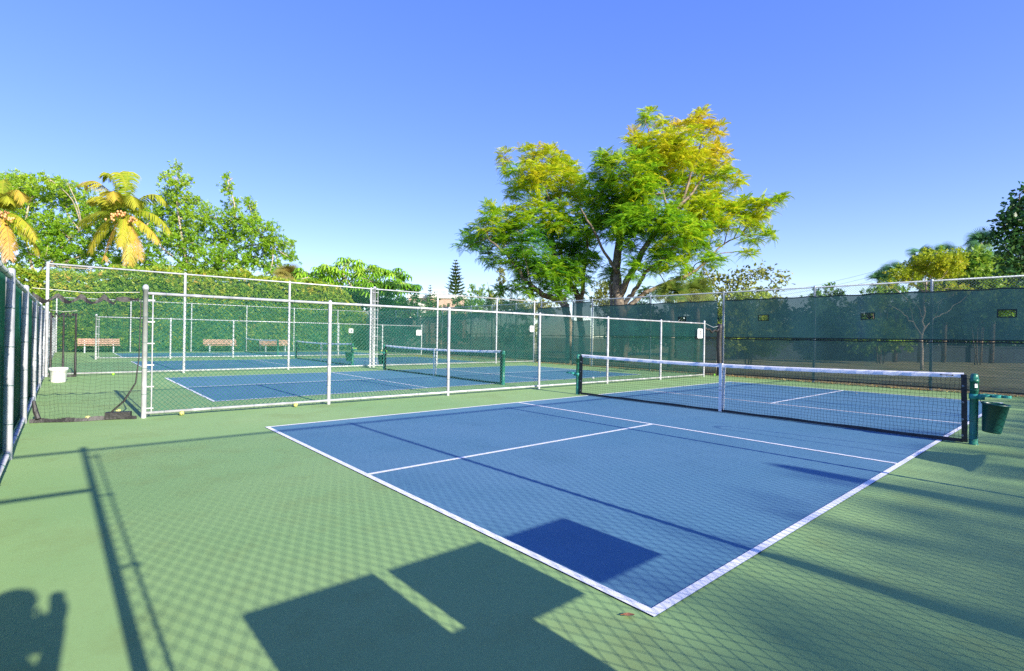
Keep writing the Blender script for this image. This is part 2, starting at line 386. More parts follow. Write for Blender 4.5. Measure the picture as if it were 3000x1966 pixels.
# left hand fence beside the camera
south = fence('low_fence', (1.3, -2.47), (-36.4, -2.47), [1.3 - x for x in (-0.4, -3.05, -5.69, -8.27, -11.2, -13.9, -16.5, -19.4, -22.2, -25.0, -27.8, -30.6, -33.4, -36.2)], 1.86, 'low fence of teal mesh with silver posts running along the left side', 0.036, 0.024, GALV, VINYL, group=G, mesh_off=0.05, tie=0.55, rail_top=1.80)
panel(south, -36.3, 1.2, 0.05, 1.78, -2.535, SCREENT, seed=9, seam=9, step=0.5)
# right hand fence behind the camera: casts the long mesh shadow over the near court
EA, EB = (1.45, -1.80), (1.95, 15.6)
east = fence('tall_fence', EA, EB, [0.0, 2.945, 5.85, 8.8, 11.75, 14.7, 17.3], 3.12, 'tall chain link fence at the right side casting its mesh shadow on the near court', 0.026, 0.021, GALV, VINYL, r=0.0026, group=G, end_h=3.14, z0=0.03, bottom=True)
tension(east, 1.46, -1.80, 0.1, 3.0, 5, 1)
post('post', 1.43, -2.62, 3.12, 0.04, GALV, east)
rail('top_rail', (1.45, -1.80, 3.09), (1.43, -2.62, 3.09), 0.024, GALV, east); rail('gate_header', (1.45, -1.80, 2.33), (1.43, -2.62, 2.33), 0.024, GALV, east)
# notices on it, known by their square shadows
for i, (y0, y1, z0, z1, lb) in enumerate([(0.09, 0.66, 0.80, 1.14, 'blank notice board on the right fence, the one over the baseline corner'), (-0.69, -0.05, 0.78, 1.15, 'blank notice board on the right fence, middle of the three'), (-1.41, -0.76, 0.62, 1.15, 'blank notice board on the right fence, the one nearest the gate')]):
    x = 1.45 + 0.0286 * ((y0 + y1) / 2 + 1.86) - 0.02
    b = MB(); b.box((x, (y0 + y1) / 2, (z0 + z1) / 2), (0.006, y1 - y0, z1 - z0))
    for yy in (y0 + 0.04, y1 - 0.04): b.lathe((x - 0.004, yy, z1 - 0.04), [(0.001, -0.004), (0.012, 0), (0.001, 0.004)], 8)
    tag(b.build('notice_board', SIGN), lb, 'sign', 'notice boards on the right fence')
# unseen stand-in box, shaped to cast the broad shadow under the boards
t = thing('stand_in_box', (1.92, -0.99, 0), 'dark green box shape added unseen outside the right fence to cast shade under the notice boards', 'box')
b = MB(); b.box((1.92, -0.99, 0.42), (0.66, 1.10, 0.84)); b.build('chest', GPLAS, t)
b = MB(); b.add([(1.55, -1.57, .842), (2.29, -1.57, .842), (2.29, -0.41, .842), (1.55, -0.41, .842), (1.55, -1.57, .88), (2.29, -1.57, .88), (2.29, -0.41, .88), (1.55, -0.41, .88), (1.68, -1.44, .93), (2.16, -1.44, .93), (2.16, -.54, .93), (1.68, -.54, .93)],
    [(3, 2, 1, 0), (0, 1, 5, 4), (1, 2, 6, 5), (2, 3, 7, 6), (3, 0, 4, 7), (4, 5, 9, 8), (5, 6, 10, 9), (6, 7, 11, 10), (7, 4, 8, 11), (8, 9, 10, 11)]); b.build('lid', GPLAS, t)
# unseen basket shape with rope, squashed flat and added to cast the shadow before the net
t = thing('shadow_basket', (2.2, 5.45, 0.72), 'flat basket shape with rope loop, added unseen outside the right fence to cast its shadow', 'basket')
b = MB(); b.lathe((2.2, 5.45, 0.0), [(0.001, 0.97), (0.28, 0.95), (0.36, 0.88), (0.42, 0.80), (0.46, 0.765), (0.62, 0.735), (0.60, 0.73), (0.45, 0.755), (0.39, 0.80), (0.33, 0.87), (0.25, 0.93), (0.001, 0.95)], 24); b.v = [(2.2 + (p[0] - 2.2) * 0.06, p[1], p[2]) for p in b.v]; b.build('basket', GPLAS, t, True)
b = MB(); pts = [(2.2, 5.76, 0.86)] + [(2.2, 5.285 + 0.145 * math.cos(a), 1.88 + 0.08 * math.sin(a)) for a in np.linspace(0, PI, 9)] + [(2.2, 5.26, 0.9)]; b.tube(pts, 0.009, 6); b.build('rope', BLK, t)

# ------------------------------------------------------------------ divider nets (black net doors at fence gaps)
def divider(loc_a, loc_b, h, label, bunched=False):
    A = np.array([*loc_a, 0.]); B = np.array([*loc_b, 0.]); L = np.linalg.norm(B - A); d = (B - A) / L; n = np.array([-d[1], d[0], 0])
    t = thing('divider_net', A, label, 'net', 'black divider nets')
    b = MB(); b.tube([A + [0, 0, h + 0.02], A + d * L * 0.5 + [0, 0, h - 0.015], B + [0, 0, h + 0.02]], 0.004, 6); b.build('rope', pm('pale_rope', (0.6, 0.58, 0.52), 0.8), t)
    k = 40; top = []
    for i in range(k + 1):
        s = i / k; lobes = 0.10 * abs(math.sin(s * PI * 4.6)) if s < 0.76 else 0.03
        top.append(A + d * L * s + n * 0.02 * math.sin(s * 30) + [0, 0, h - 0.06 - lobes])
    b = MB()
    for i in range(k):
        a, c = top[i], top[i + 1]; e = np.array([0, 0, 0.028 + 0.012 * math.sin(i * 0.8)])
        b.add([a - e, c - e, c + e, a + e], [(0, 1, 2, 3)]); 
    b.build('top_hem', BLKF, t)
    nv = int(L / 0.055); nh = int(h / 0.055); P0 = []; P1 = []
    def pt(i, j):
        s = i / nv; zt = h - 0.09 - (0.10 * abs(math.sin(s * PI * 4.6)) if s < 0.76 else 0.03)
        f = j / nh; z = 0.05 + (zt - 0.05) * f - 0.02 * math.sin(s * 14 + j * 0.05) * (1 - f)
        return A + d * (L * s + 0.02 * math.sin(f * 5 + s * 9)) + n * 0.05 * math.sin(s * 13 + f * 2) + [0, 0, z]
    for i in range(nv + 1):
        for j in range(nh):
            P0.append(pt(i, j)); P1.append(pt(i, j + 1))
    for j in range(0, nh + 1):
        for i in range(nv): P0.append(pt(i, j)); P1.append(pt(i + 1, j))
    V, F = segs(P0, P1, 0.0011); npmesh('netting', V, F, BLK, t)
    b = MB()
    for i in range(24):
        s0, s1 = i / 24, (i + 1) / 24
        f = lambda s: A + d * (L * s) + n * (-0.05 + 0.03 * math.sin(s * 9 + 1))
        a, c = f(s0), f(s1); up = np.array([0, 0, 0.055 + 0.010 * math.sin(i)]); o2 = -n * 0.018
        b.add([a + o2 + [0, 0, 0.004], c + o2 + [0, 0, 0.004], c + up, a + up, a - o2 + [0, 0, 0.004], c - o2 + [0, 0, 0.004]], [(0, 1, 2, 3), (3, 2, 5, 4)])
    b.build('bottom_hem', BLKF, t)
    if bunched:
        for q in (0.05, 0.5, 0.95):
            b = MB(); b.tube([A + d * L * q + n * 0.03 * math.sin(z * 3) + [0.02 * math.sin(z * 5), 0, z] for z in np.linspace(0.02, h - 0.05, 9)], [0.03, 0.028, 0.03, 0.022, 0.026, 0.02, 0.026, 0.02, 0.02], 7); b.build('gathered_netting', BLKF, t, True)
    return t
dn = divider((-8.27, -2.40), (-7.93, -1.24), 1.83, 'black net with scalloped top hem closing the gap beside the nearest low fence')
b = MB(); b.box((-8.0, -1.46, 0.055), (0.11, 0.30, 0.10), -0.28); b.build('sand_bag', BLKF, dn)
b = MB(); b.tube([(-7.93, -1.225, 1.75), (-7.93, -1.235, 0.9), (-7.94, -1.27, 0.52), (-7.97, -1.40, 0.26), (-8.0, -1.56, 0.09)], [0.006, 0.007, 0.010, 0.014, 0.012], 6); b.build('side_hem', BLKF, dn)
b = MB(); b.tube([(-8.24, -2.37, 0.30), (-8.21, -2.35, 0.16), (-8.19, -2.32, 0.06)], [0.02, 0.032, 0.03], 7); b.build('side_hem', BLKF, dn)
divider((-17.0, -2.36), (-17.0, -1.80), 1.78, 'gathered black net hanging in the tall fence bay behind the white bucket', True)
# small net between the low fence end and the far fence
t = thing('divider_net', (-7.62, 14.7, 0), 'short black net slung between the low fence end and the far windscreen', 'net', 'black divider nets')
b = MB(); b.tube([(-7.62, 14.68, 1.84), (-7.60, 15.2, 1.72), (-7.56, 15.62, 1.80)], 0.008, 6); b.build('rope', GALVD, t)
V, F = segs([(-7.62 + 0.06 * f, 14.68 + 0.94 * f, 0.06) for f in np.linspace(0, 1, 20)] + [(-7.62, 14.68, z) for z in np.linspace(0.06, 1.6, 34)],
            [(-7.62 + 0.06 * f, 14.68 + 0.94 * f, 1.62) for f in np.linspace(0, 1, 20)] + [(-7.56, 15.62, z) for z in np.linspace(0.06, 1.6, 34)], 0.002); npmesh('netting', V, F, BLK, t)
b = MB(); b.tube([(-7.56 + 0.015 * math.sin(z * 4), 15.58, z) for z in np.linspace(0.03, 1.86, 12)], 0.085, 7); b.build('gathered_netting', BLKF, t, True)
b = MB(); b.tube([(-7.62 + 0.06 * f, 14.68 + 0.94 * f, 1.70 - 0.12 * math.sin(f * PI) - 0.04 * math.sin(f * 18)) for f in np.linspace(0, 1, 14)], 0.035, 6); b.build('top_hem', BLKF, t, True)

# ------------------------------------------------------------------ pickleball nets
def make_net(cx, label):
    Y = 6.706; xa, xb = cx - 3.353, cx + 3.353
    t = thing('pickleball_net', (cx, Y, 0), label, 'net', 'pickleball nets across the courts')
    for x in (xa, xb):
        b = MB(); b.lathe((x, Y, 0), [(0.05, -0.01), (0.05, 0.01), (0.044, 0.012), (0.044, 0.80), (0.048, 0.80), (0.048, 0.84), (0.042, 0.84), (0.040, 0.885), (0.028, 0.905), (0.001, 0.91)], 16)
        for z in (0.13, 0.33, 0.52, 0.70): b.lathe((x, Y, z), [(0.0455, -0.004), (0.0475, 0), (0.0455, 0.004)], 16)
        b.build('net_post', GPOST, t, True)
    a, c = xa + 0.10, xb - 0.10
    def ztop(x): u = (x - cx) / 3.353; return 0.864 + 0.05 * u * u
    b = MB(); k = 60; r2 = np.random.default_rng(3)
    fr = []; 
    for i in range(k + 1):
        x = a + (c - a) * i / k; z = ztop(x); o = 0.004 * math.sin(i * 1.9) + 0.003 * math.sin(i * 4.1)
        fr.append([(x, Y - 0.014 + o, z - 0.062 + 0.003 * math.sin(i * 2.7)), (x, Y - 0.011 + o * 0.4, z - 0.02), (x, Y, z), (x, Y + 0.011, z - 0.02), (x, Y + 0.014, z - 0.06)])
    for i in range(k): b.add(fr[i] + fr[i + 1], [(j, j + 1, j + 6, j + 5) for j in range(4)])
    tape = b.build('top_tape', WHT, t, True)
    for x in (a + 0.17, c - 0.17):
        b = MB(); z = ztop(x) - 0.032; b.tube([(x - 0.06, Y - 0.022, z), (x + 0.06, Y - 0.022, z)], 0.004, 6); b.lathe((x - 0.06, Y - 0.022, z), [(0.001, -0.01), (0.01, 0), (0.001, 0.01)], 8); b.lathe((x + 0.06, Y - 0.022, z), [(0.001, -0.01), (0.01, 0), (0.001, 0.01)], 8)
        b.build('lacing', BLK, tape)
    n = int((c - a) / 0.046); m = 17; P0 = []; P1 = []
    def pt(i, j):
        x = a + (c - a) * i / n; f = j / m; zt = ztop(x) - 0.055; zb = 0.035
        w_ = math.sin(f * PI); return np.array([x + 0.012 * w_ * math.sin(i * 0.37 + 2) + 0.006 * math.sin(j * 1.3 + i * 0.9), Y + 0.012 * w_ * math.sin(i * 0.21), zb + (zt - zb) * f + 0.006 * math.sin(i * 0.33 + j) * w_])
    for i in range(n + 1):
        for j in range(m): P0.append(pt(i, j)); P1.append(pt(i, j + 1))
    for j in range(1, m):
        for i in range(n): P0.append(pt(i, j)); P1.append(pt(i + 1, j))
    V, F = segs(P0, P1, 0.0017); npmesh('netting', V, F, BLK, t)
    b = MB()
    for i in range(40):
        x0, x1 = a + (c - a) * i / 40, a + (c - a) * (i + 1) / 40; z0 = 0.012; z1 = 0.055 + 0.004 * math.sin(i)
        z1b = 0.055 + 0.004 * math.sin(i + 1)
        b.add([(x0, Y - 0.012, z0), (x1, Y - 0.012, z0), (x1, Y - 0.004, z1b), (x0, Y - 0.004, z1), (x0, Y + 0.012, z0), (x1, Y + 0.012, z0)], [(0, 1, 2, 3), (3, 2, 5, 4)])
    b.build('bottom_hem', BLKF, t)
    for x, s in ((a, 1), (c, -1)):
        b = MB()
        for j in range(10):
            z0 = 0.02 + 0.087 * j; z1 = z0 + 0.087; o0 = s * 0.05 * (1 - j / 10) + 0.004 * math.sin(j * 2); o1 = s * 0.05 * (1 - (j + 1) / 10) + 0.004 * math.sin(j * 2 + 2)
            b.add([(x + o0 * -0.3 - 0.028, Y - 0.017, z0), (x + o0 * -0.3 + 0.028, Y - 0.017, z0), (x + o1 * -0.3 + 0.028, Y - 0.017, z1), (x + o1 * -0.3 - 0.028, Y - 0.017, z1),
                   (x + o0 * -0.3 - 0.028, Y + 0.017, z0), (x + o0 * -0.3 + 0.028, Y + 0.017, z0), (x + o1 * -0.3 + 0.028, Y + 0.017, z1), (x + o1 * -0.3 - 0.028, Y + 0.017, z1)],
                  [(0, 1, 2, 3), (7, 6, 5, 4), (0, 3, 7, 4), (1, 5, 6, 2)])
        st = b.build('side_tape', BLKF, t)
        for z in (0.10, 0.31, 0.53, 0.74):
            g = MB(); g.lathe((x - 0.005, Y - 0.019, z), [(0.006, -0.004), (0.012, -0.002), (0.012, 0.002), (0.006, 0.004)], 8, Matrix.Rotation(PI / 2, 3, 'X')); g.build('grommet', GALVD, st)
        px_ = xa if s > 0 else xb
        for z in (0.06, 0.30, 0.56, 0.84): g = MB(); g.tube([(x, Y, z), (px_, Y - 0.046, z)], 0.003, 5); g.build('tie_cord', BLK, t)
    b = MB(); b.box((cx, Y - 0.022, 0.44), (0.055, 0.006, 0.84)); b.box((cx + 0.03, Y + 0.03, 0.42), (0.05, 0.004, 0.80), 0, 0.03); b.box((cx, Y, 0.868), (0.055, 0.05, 0.006))
    s_ = b.build('center_strap', WHT, t)
    for z in (0.47, 0.40): b = MB(); b.box((cx, Y - 0.027, z), (0.06, 0.008, 0.012)); b.build('buckle', GALVD, s_)
    return t
cents = [x + 3.048 for x in X0S]
nlab = ['large pickleball net in front with white top tape, across the nearest blue court', 'pickleball net seen through the nearest low fence, across the second court', 'pickleball net behind the tall fence, across the third court', 'farthest pickleball net, before the wooden benches and hedge']
for c, lb in zip(cents, nlab): make_net(c, lb)

# bucket and ball tray on net posts
def make_bucket(x, y, z, tilt, label, s=1, rz=0.0):
    t = thing('waste_bucket', (x, y, z), label, 'bucket', 'green buckets hung on net posts')
    R = Matrix.Rotation(rz, 3, 'Z') @ Matrix.Rotation(tilt, 3, 'Y')
    b = MB(); b.lathe((x, y, z), [(0.001, -0.365), (0.088, -0.365), (0.093, -0.35), (0.128, -0.02), (0.137, -0.018), (0.139, 0.0), (0.132, 0.004), (0.123, -0.01), (0.086, -0.335), (0.001, -0.34)], 32, R); b.build('pail', BPLAS, t, True)
    b = MB()
    o = R @ Vector((-0.137 * s, 0, -0.01)); e = Vector((x, y, z)) + o
    b.tube([e, e + Vector((-0.02 * s, 0, 0.08)), e + Vector((-0.015 * s, 0, 0.13))], 0.004, 6)
    b.build('hook', BLK, t); return t
def make_tray(x, y, z, label, s=1):
    t = thing('ball_tray', (x, y, z), label, 'ball holder', 'ball holders clamped on net posts')
    b = MB(); b.lathe((x, y, z), [(0.047, -0.035), (0.053, -0.035), (0.053, 0.03), (0.047, 0.03)], 16); b.box((x + s * 0.07, y, z - 0.005), (0.06, 0.07, 0.07)); b.build('bracket', TEAL, t, True)
    b = MB()
    for i, (dx, dy) in enumerate(((0.12, 0.045), (0.12, -0.045), (0.21, 0.045), (0.21, -0.045), (0.30, 0.0))):
        b.lathe((x + s * dx, y + dy, z + 0.02), [(0.036, -0.018), (0.046, -0.018), (0.046, 0.014), (0.036, 0.014), (0.036, -0.018)], 16)
    b.box((x + s * 0.19, y, z + 0.008), (0.28, 0.02, 0.014)); b.build('ring_rack', TEAL, t); return t
PX1, PX1l = cents[0] + 3.353, cents[0] - 3.353
make_tray(PX1, 6.706, 0.62, 'teal ball holder on the near right net post above the bucket')
make_bucket(PX1 + 0.205, 6.70, 0.545, 0.10, 'large dark green bucket hanging from the near right net post', 1)
b = MB(); b.box((PX1 + 0.024, 6.706 - 0.040, 0.755), (0.03, 0.004, 0.05), 0.54); tag(b.build('sticker', WPLAS), 'small blank white sticker on the near right net post', 'sticker')
make_tray(PX1l, 6.706, 0.46, 'green ball holder on the near left net post', -1)
PX2l = cents[1] - 3.353
make_tray(PX2l, 6.706, 0.62, 'ball holder on the left net post of the second court', -1)
make_bucket(PX2l - 0.24, 6.70, 0.54, -0.1, 'green bucket on the left net post of the second court beside the fence post', -1)
PX3 = cents[2] + 3.353
make_tray(PX3, 6.706, 0.64, 'ball holder topped with balls on the right net post of the third court', 1)
make_bucket(PX3 + 0.10, 6.50, 0.56, 0.05, 'green bucket on the right net post of the third court behind the tall fence', 1)

# ------------------------------------------------------------------ balls, leaf, bucket
def ball(x, y, z, m, label):
    b = MB(); n = 14
    b.lathe((x, y, z), [(max(0.0005, 0.0370 * math.sin(PI * k / 10)), -0.0370 * math.cos(PI * k / 10)) for k in range(11)], n)
    o = b.build('pickleball', m, None, True)
    h = MB(); r2 = np.random.default_rng(int(abs(x * 100)))
    for _ in range(26):
        d = r2.normal(size=3); d /= np.linalg.norm(d); R = Vector(d).to_track_quat('Z', 'Y').to_matrix(); h.lathe(Vector((x, y, z)) + Vector(d) * 0.0372, [(0.0001, 0.0002), (0.0055, 0.0)], 7, R)
    h.build('hole', INK, o)
    return tag(o, label, 'ball', 'pickleballs lying about the courts')
for x, y, z, m, lb in [(-8.06, -1.80, 0.037, BALLY, 'yellow ball in front of the black net hem at the fence gap'), (-8.62, -1.42, 0.037, BALLY, 'yellow ball behind the net by its sand bag'),
        (-7.86, -0.70, 0.037, BALLY, 'yellow ball under the rail by the low fence end post'), (-7.84, 0.98, 0.037, BALLY, 'yellow ball under the low fence rail left of its second post'),
        (-17.12, -1.0, 0.037, BALLG, 'bright lime ball at the foot of the tall fence'), (-7.66, 15.45, 0.037, BALLG, 'lime ball at the foot of the far windscreen'),
        (-8.95, 10.3, 0.037, WPLAS, 'pale ball on the green behind the low fence near the net'),
        (PX2l - 0.12, 6.66, 0.69, BALLY, 'orange yellow ball on the second court ball holder, left of the post'), (PX2l + 0.10, 6.72, 0.69, BALLG, 'lime ball at the second court net post, right of the post'),
        (PX3 + 0.12, 6.66, 0.71, WPLAS, 'whitish ball on the third court ball holder'), (PX3 + 0.21, 6.66, 0.71, BALLG, 'lime ball in the middle of the third court ball holder'), (PX3 + 0.30, 6.706, 0.71, BALLY, 'yellow ball at the outer end of the third court ball holder')]:
    ball(x, y, z, m, lb)
t = thing('white_bucket', (-15.3, -2.16, 0), 'white plastic bucket standing by the left fence behind the black net', 'bucket')
b = MB(); b.lathe((-15.3, -2.16, 0), [(0.001, 0), (0.137, 0), (0.142, 0.01), (0.17, 0.285), (0.185, 0.29), (0.185, 0.35), (0.171, 0.355), (0.165, 0.34), (0.137, 0.02), (0.001, 0.015)], 28); b.build('pail', WPLAS, t, True)
b = MB(); b.tube([(-15.3 + 0.188 * math.cos(a), -2.16 + 0.02, 0.31 - 0.12 * math.sin(a)) for a in np.linspace(0, PI, 12)], 0.004, 5); b.build('handle', GALVD, t)
LEAFB = pm('dry_brown_leaf', (0.42, 0.17, 0.07), 0.7, 0, 0.4, 60)
def dry_leaf(name, x, y, s, rz, m):
    b = MB(); c, sn = math.cos(rz), math.sin(rz); prof = [(-1.35, 0.03, 0.0), (-1, 0.05, 0.05), (-0.6, 0.42, 0.2), (0, 0.5, 0.28), (0.6, 0.36, 0.2), (1, 0.06, 0.38)]
    vs = []
    for u, w_, z in prof:
        for k in (-1, 0, 1):
            lx, ly = u * s, k * w_ * s; vs.append((x + lx * c - ly * sn, y + lx * sn + ly * c, 0.006 + s * 0.6 * (z + 0.22 * abs(k) * (1 + 0.4 * math.sin(u * 4)))))
    fs = [(i * 3 + k, i * 3 + k + 1, i * 3 + k + 4, i * 3 + k + 3) for i in range(len(prof) - 1) for k in (0, 1)]
    b.add(vs, fs); return b.build(name, m, None, True)
tag(dry_leaf('dry_leaf', -0.082, -0.085, 0.027, 0.75, LEAFB), 'curled brown leaf beside the near corner of the white line', 'leaf')
# litter: many leaves at the far ends
def quads(cent, d1, d2, s1, s2):
    V = np.stack([cent - d1 * s1[:, None], cent + d2 * s2[:, None], cent + d1 * s1[:, None], cent - d2 * s2[:, None]], 1).reshape(-1, 3)
    return V, np.arange(len(V)).reshape(-1, 4)
def litter(name, pts, s, label):
    n = len(pts); a = rng.uniform(0, 2 * PI, n); tl = rng.normal(0, 0.25, (n, 2))
    d1 = np.stack([np.cos(a), np.sin(a), tl[:, 0]], 1); d2 = np.stack([-np.sin(a), np.cos(a), tl[:, 1]], 1)
    V, F = quads(pts, d1, d2, s * rng.uniform(0.6, 1.3, n), s * 0.5 * rng.uniform(0.6, 1.2, n))
    m = leafmat('dry_litter', [(0, (0.30, 0.12, 0.04)), (0.5, (0.45, 0.30, 0.08)), (1, (0.55, 0.47, 0.14))], 0.1)
    o = npmesh(name, V, F, m, None, np.repeat(rng.uniform(0, 1, n), 4)); o['kind'] = 'stuff'; o['label'] = label; o['category'] = 'leaf litter'
L1 = np.stack([rng.uniform(-17, 2.0, 2600), 15.62 - np.abs(rng.normal(0, 0.09, 2600)), np.full(2600, 0.02)], 1)
L2 = np.stack([rng.uniform(-16, 2.0, 130), rng.uniform(12.6, 15.6, 130), np.full(130, 0.02)], 1)
L3 = np.stack([rng.normal(-24.0, 3.4, 1500), rng.normal(14.3, 0.42, 1500), np.full(1500, 0.02)], 1)
L4 = np.stack([rng.uniform(-17, 3, 1800), rng.uniform(15.9, 18.2, 1800), np.full(1800, 0.0)], 1)
LL = np.concatenate([L1, L2, L3, L4])
litter('leaf_litter', LL, 0.035, 'dry brown and yellow leaves blown along the foot of the far fence')

# ------------------------------------------------------------------ number signs
def number_sign(x, y, z, wd, ht, digit, label):
    t = thing('number_sign', (x, y, z), label, 'sign', 'white court number signs')
    b = MB(); n = 6; pr = []
    r = 0.035
    for cy, cz, a0 in ((wd / 2 - r, ht / 2 - r, 0), (-wd / 2 + r, ht / 2 - r, PI / 2), (-wd / 2 + r, -ht / 2 + r, PI), (wd / 2 - r, -ht / 2 + r, 1.5 * PI)):
        for k in range(n + 1): a = a0 + PI / 2 * k / n; pr.append((cy + r * math.cos(a), cz + r * math.sin(a)))
    m = len(pr); vs = [(x - 0.004, y + p, z + q_) for p, q_ in pr] + [(x + 0.004, y + p, z + q_) for p, q_ in pr]
    b.add(vs, [tuple(range(m))[::-1], tuple(range(m, 2 * m))] + [(i, (i + 1) % m, m + (i + 1) % m, m + i) for i in range(m)]); b.build('plate', SIGN, t)
    cu = bpy.data.curves.new('digit', 'FONT'); cu.body = digit; cu.size = ht * 0.72; cu.extrude = 0.002; cu.offset = 0.006; cu.align_x = 'CENTER'; cu.align_y = 'CENTER'
    tmp = bpy.data.objects.new('tmp', cu); COL.objects.link(tmp); tmp.matrix_world = Matrix.Translation((x + 0.007, y, z)) @ Matrix(((0, 0, 1, 0), (1, 0, 0, 0), (0, 1, 0, 0), (0, 0, 0, 1)))
    bpy.context.view_layer.update(); me = bpy.data.meshes.new_from_object(tmp.evaluated_get(bpy.context.evaluated_depsgraph_get())); me.transform(tmp.matrix_world)
    bpy.data.objects.remove(tmp); finish('digit', me, INK, t); return t
number_sign(-7.56, 14.22, 1.49, 0.32, 0.32, '3', 'white sign with the number 3 on the near end of the low fence')
number_sign(-17.14, 15.40, 1.68, 0.26, 0.30, '4', 'white sign with the number 4 on the tall fence')
number_sign(-26.9, 14.8, 1.43, 0.36, 0.34, '7', 'white sign with the number 7 at the far low fence end')
number_sign(-36.38, 14.5, 1.52, 0.36, 0.34, '8', 'white sign with the number 8 on the rear fence by the hedge')

# ------------------------------------------------------------------ benches
def make_bench(y0, y1, label):
    x = -35.85; t = thing('park_bench', (x, (y0 + y1) / 2, 0), label, 'bench', 'wooden benches before the hedge'); yc = (y0 + y1) / 2; L = y1 - y0
    for k in range(4): b = MB(); b.box((x + 0.06 + 0.11 * k, yc, 0.42), (0.095, L, 0.035)); b.build('seat_slat', WOOD, t)
    for k in range(3): b = MB(); b.box((x - 0.05 - 0.025 * k, yc, 0.52 + 0.11 * k), (0.03, L, 0.095), 0, -0.2); b.build('back_slat', WOOD, t)
    for yy in (y0 + 0.3, y1 - 0.3):
        b = MB(); b.box((x + 0.06, yy, 0.2), (0.05, 0.06, 0.40)); b.box((x + 0.36, yy, 0.2), (0.05, 0.06, 0.40)); b.box((x + 0.2, yy, 0.385), (0.40, 0.05, 0.03)); b.box((x - 0.08, yy, 0.56), (0.035, 0.05, 0.40), 0, -0.2); b.build('leg', GALVD, t)
make_bench(-1.51, 0.35, 'pinkish wooden bench seen through the black net gap, leftmost of three')
make_bench(4.55, 6.44, 'pinkish wooden bench before the hedge, middle of three')
make_bench(7.85, 9.70, 'pinkish wooden bench behind the farthest net')

# ================================================================== vegetation
def frond_pinnate(pairs=10, ll=0.26, lw=0.05, droop=0.5, sweep=0.5, fall=0.25, rw=0.012):
    """feather leaf along +x, unit length"""
    V = []; F = []
    def pt(t): return np.array([t * (1 - 0.12 * droop * t), 0, 0.12 * t - droop * t * t])
    for i in range(4):
        a, c = pt(i / 4), pt((i + 1) / 4); k = len(V); V += [a + [0, -rw, 0], a + [0, rw, 0], c + [0, rw, 0], c + [0, -rw, 0]]; F.append((k, k + 1, k + 2, k + 3))
    for i in range(pairs):
        t = 0.14 + 0.86 * i / (pairs - 1); p = pt(t); l = ll * (math.sin(PI * (0.15 + 0.80 * t)) ** 0.7 + 0.1)
        for s in (-1, 1):
            d = np.array([sweep, s, -fall]); d /= np.linalg.norm(d); wv = np.array([lw, 0, 0.01 * s]); k = len(V)
            V += [p, p + d * l * 0.5 + wv, p + d * l + [0, 0, -fall * l * 0.4], p + d * l * 0.5 - wv]; F.append((k, k + 1, k + 2, k + 3))
    return np.array(V), np.array(F)
def leaf_card(n=1, l=1.0, w_=0.5, fold=0.12):
    V = [(0, 0, 0), (0.45 * l, -w_ / 2, fold), (l, 0, -0.05), (0.45 * l, w_ / 2, fold)]; return np.array(V, float), np.array([(0, 1, 2, 3)])
def sprig(k=6, l=0.5, w_=0.22, seed=0):
    r = np.random.default_rng(seed); V = []; F = []
    for i in range(k):
        t = i / k; a = i * 2.4; d = np.array([0.55 + 0.5 * t, math.cos(a) * 0.8, math.sin(a) * 0.6 - 0.1]); d /= np.linalg.norm(d)
        u = np.cross(d, r.normal(size=3)); u /= np.linalg.norm(u); p = np.array([t * 0.55, 0, 0]); q = len(V)
        V += [p, p + d * l * 0.5 + u * w_ / 2, p + d * l, p + d * l * 0.5 - u * w_ / 2]; F.append((q, q + 1, q + 2, q + 3))
    return np.array(V), np.array(F)
def umbrella(k=9, l=0.8, w_=0.2):
    V = []; F = []
    for i in range(k):
        a = 2 * PI * i / k; d = np.array([math.cos(a), math.sin(a), 0]); u = np.array([-math.sin(a), math.cos(a), 0]); q = len(V)
        a0 = d * 0.1; a1 = d * 0.5 * l + [0, 0, -0.12]; a2 = d * 0.8 * l + [0, 0, -0.65 * l]
        V += [a0 + u * 0.03, a0 - u * 0.03, a1 - u * w_ / 2, a1 + u * w_ / 2, a2 - u * 0.04, a2 + u * 0.04]; F += [(q, q + 1, q + 2, q + 3), (q + 3, q + 2, q + 4, q + 5)]
    return np.array(V), np.array(F)
def fanleaf(k=16, l=1.0, spread=2.6, droop=0.35):
    V = []; F = []
    for i in range(k):
        a = (i / (k - 1) - 0.5) * spread; d = np.array([math.cos(a), math.sin(a), 0.0]); u = np.array([-math.sin(a), math.cos(a), 0.0]); q = len(V); p = np.array([0.35, 0, 0])
        m_ = p + d * 0.38 * l; e = p + d * 0.72 * l + [0, 0, -droop * (0.6 + 0.4 * abs(math.sin(a)))]
        V += [p - u * 0.008, p + u * 0.008, m_ + u * 0.022, m_ - u * 0.022, e + u * 0.006, e - u * 0.006]; F += [(q, q + 1, q + 2, q + 3), (q + 3, q + 2, q + 4, q + 5)]
    q = len(V); V += [(0, -0.012, 0), (0, 0.012, 0), (0.37, 0.012, 0), (0.37, -0.012, 0)]; F.append((q, q + 1, q + 2, q + 3))
    return np.array(V, float), np.array(F)
def frames(D, roll=None):
    D = D / (np.linalg.norm(D, axis=1)[:, None] + 1e-9); up = np.array([[0, 0, 1.]]); Yv = np.cross(up, D); nn = np.linalg.norm(Yv, axis=1)[:, None]
    Yv = np.where(nn > 1e-3, Yv / (nn + 1e-9), np.array([[0, 1., 0]])); Z = np.cross(D, Yv)
    if roll is not None:
        c, s = np.cos(roll)[:, None], np.sin(roll)[:, None]; Yv, Z = Yv * c + Z * s, Z * c - Yv * s
    return np.stack([D, Yv, Z], 2)
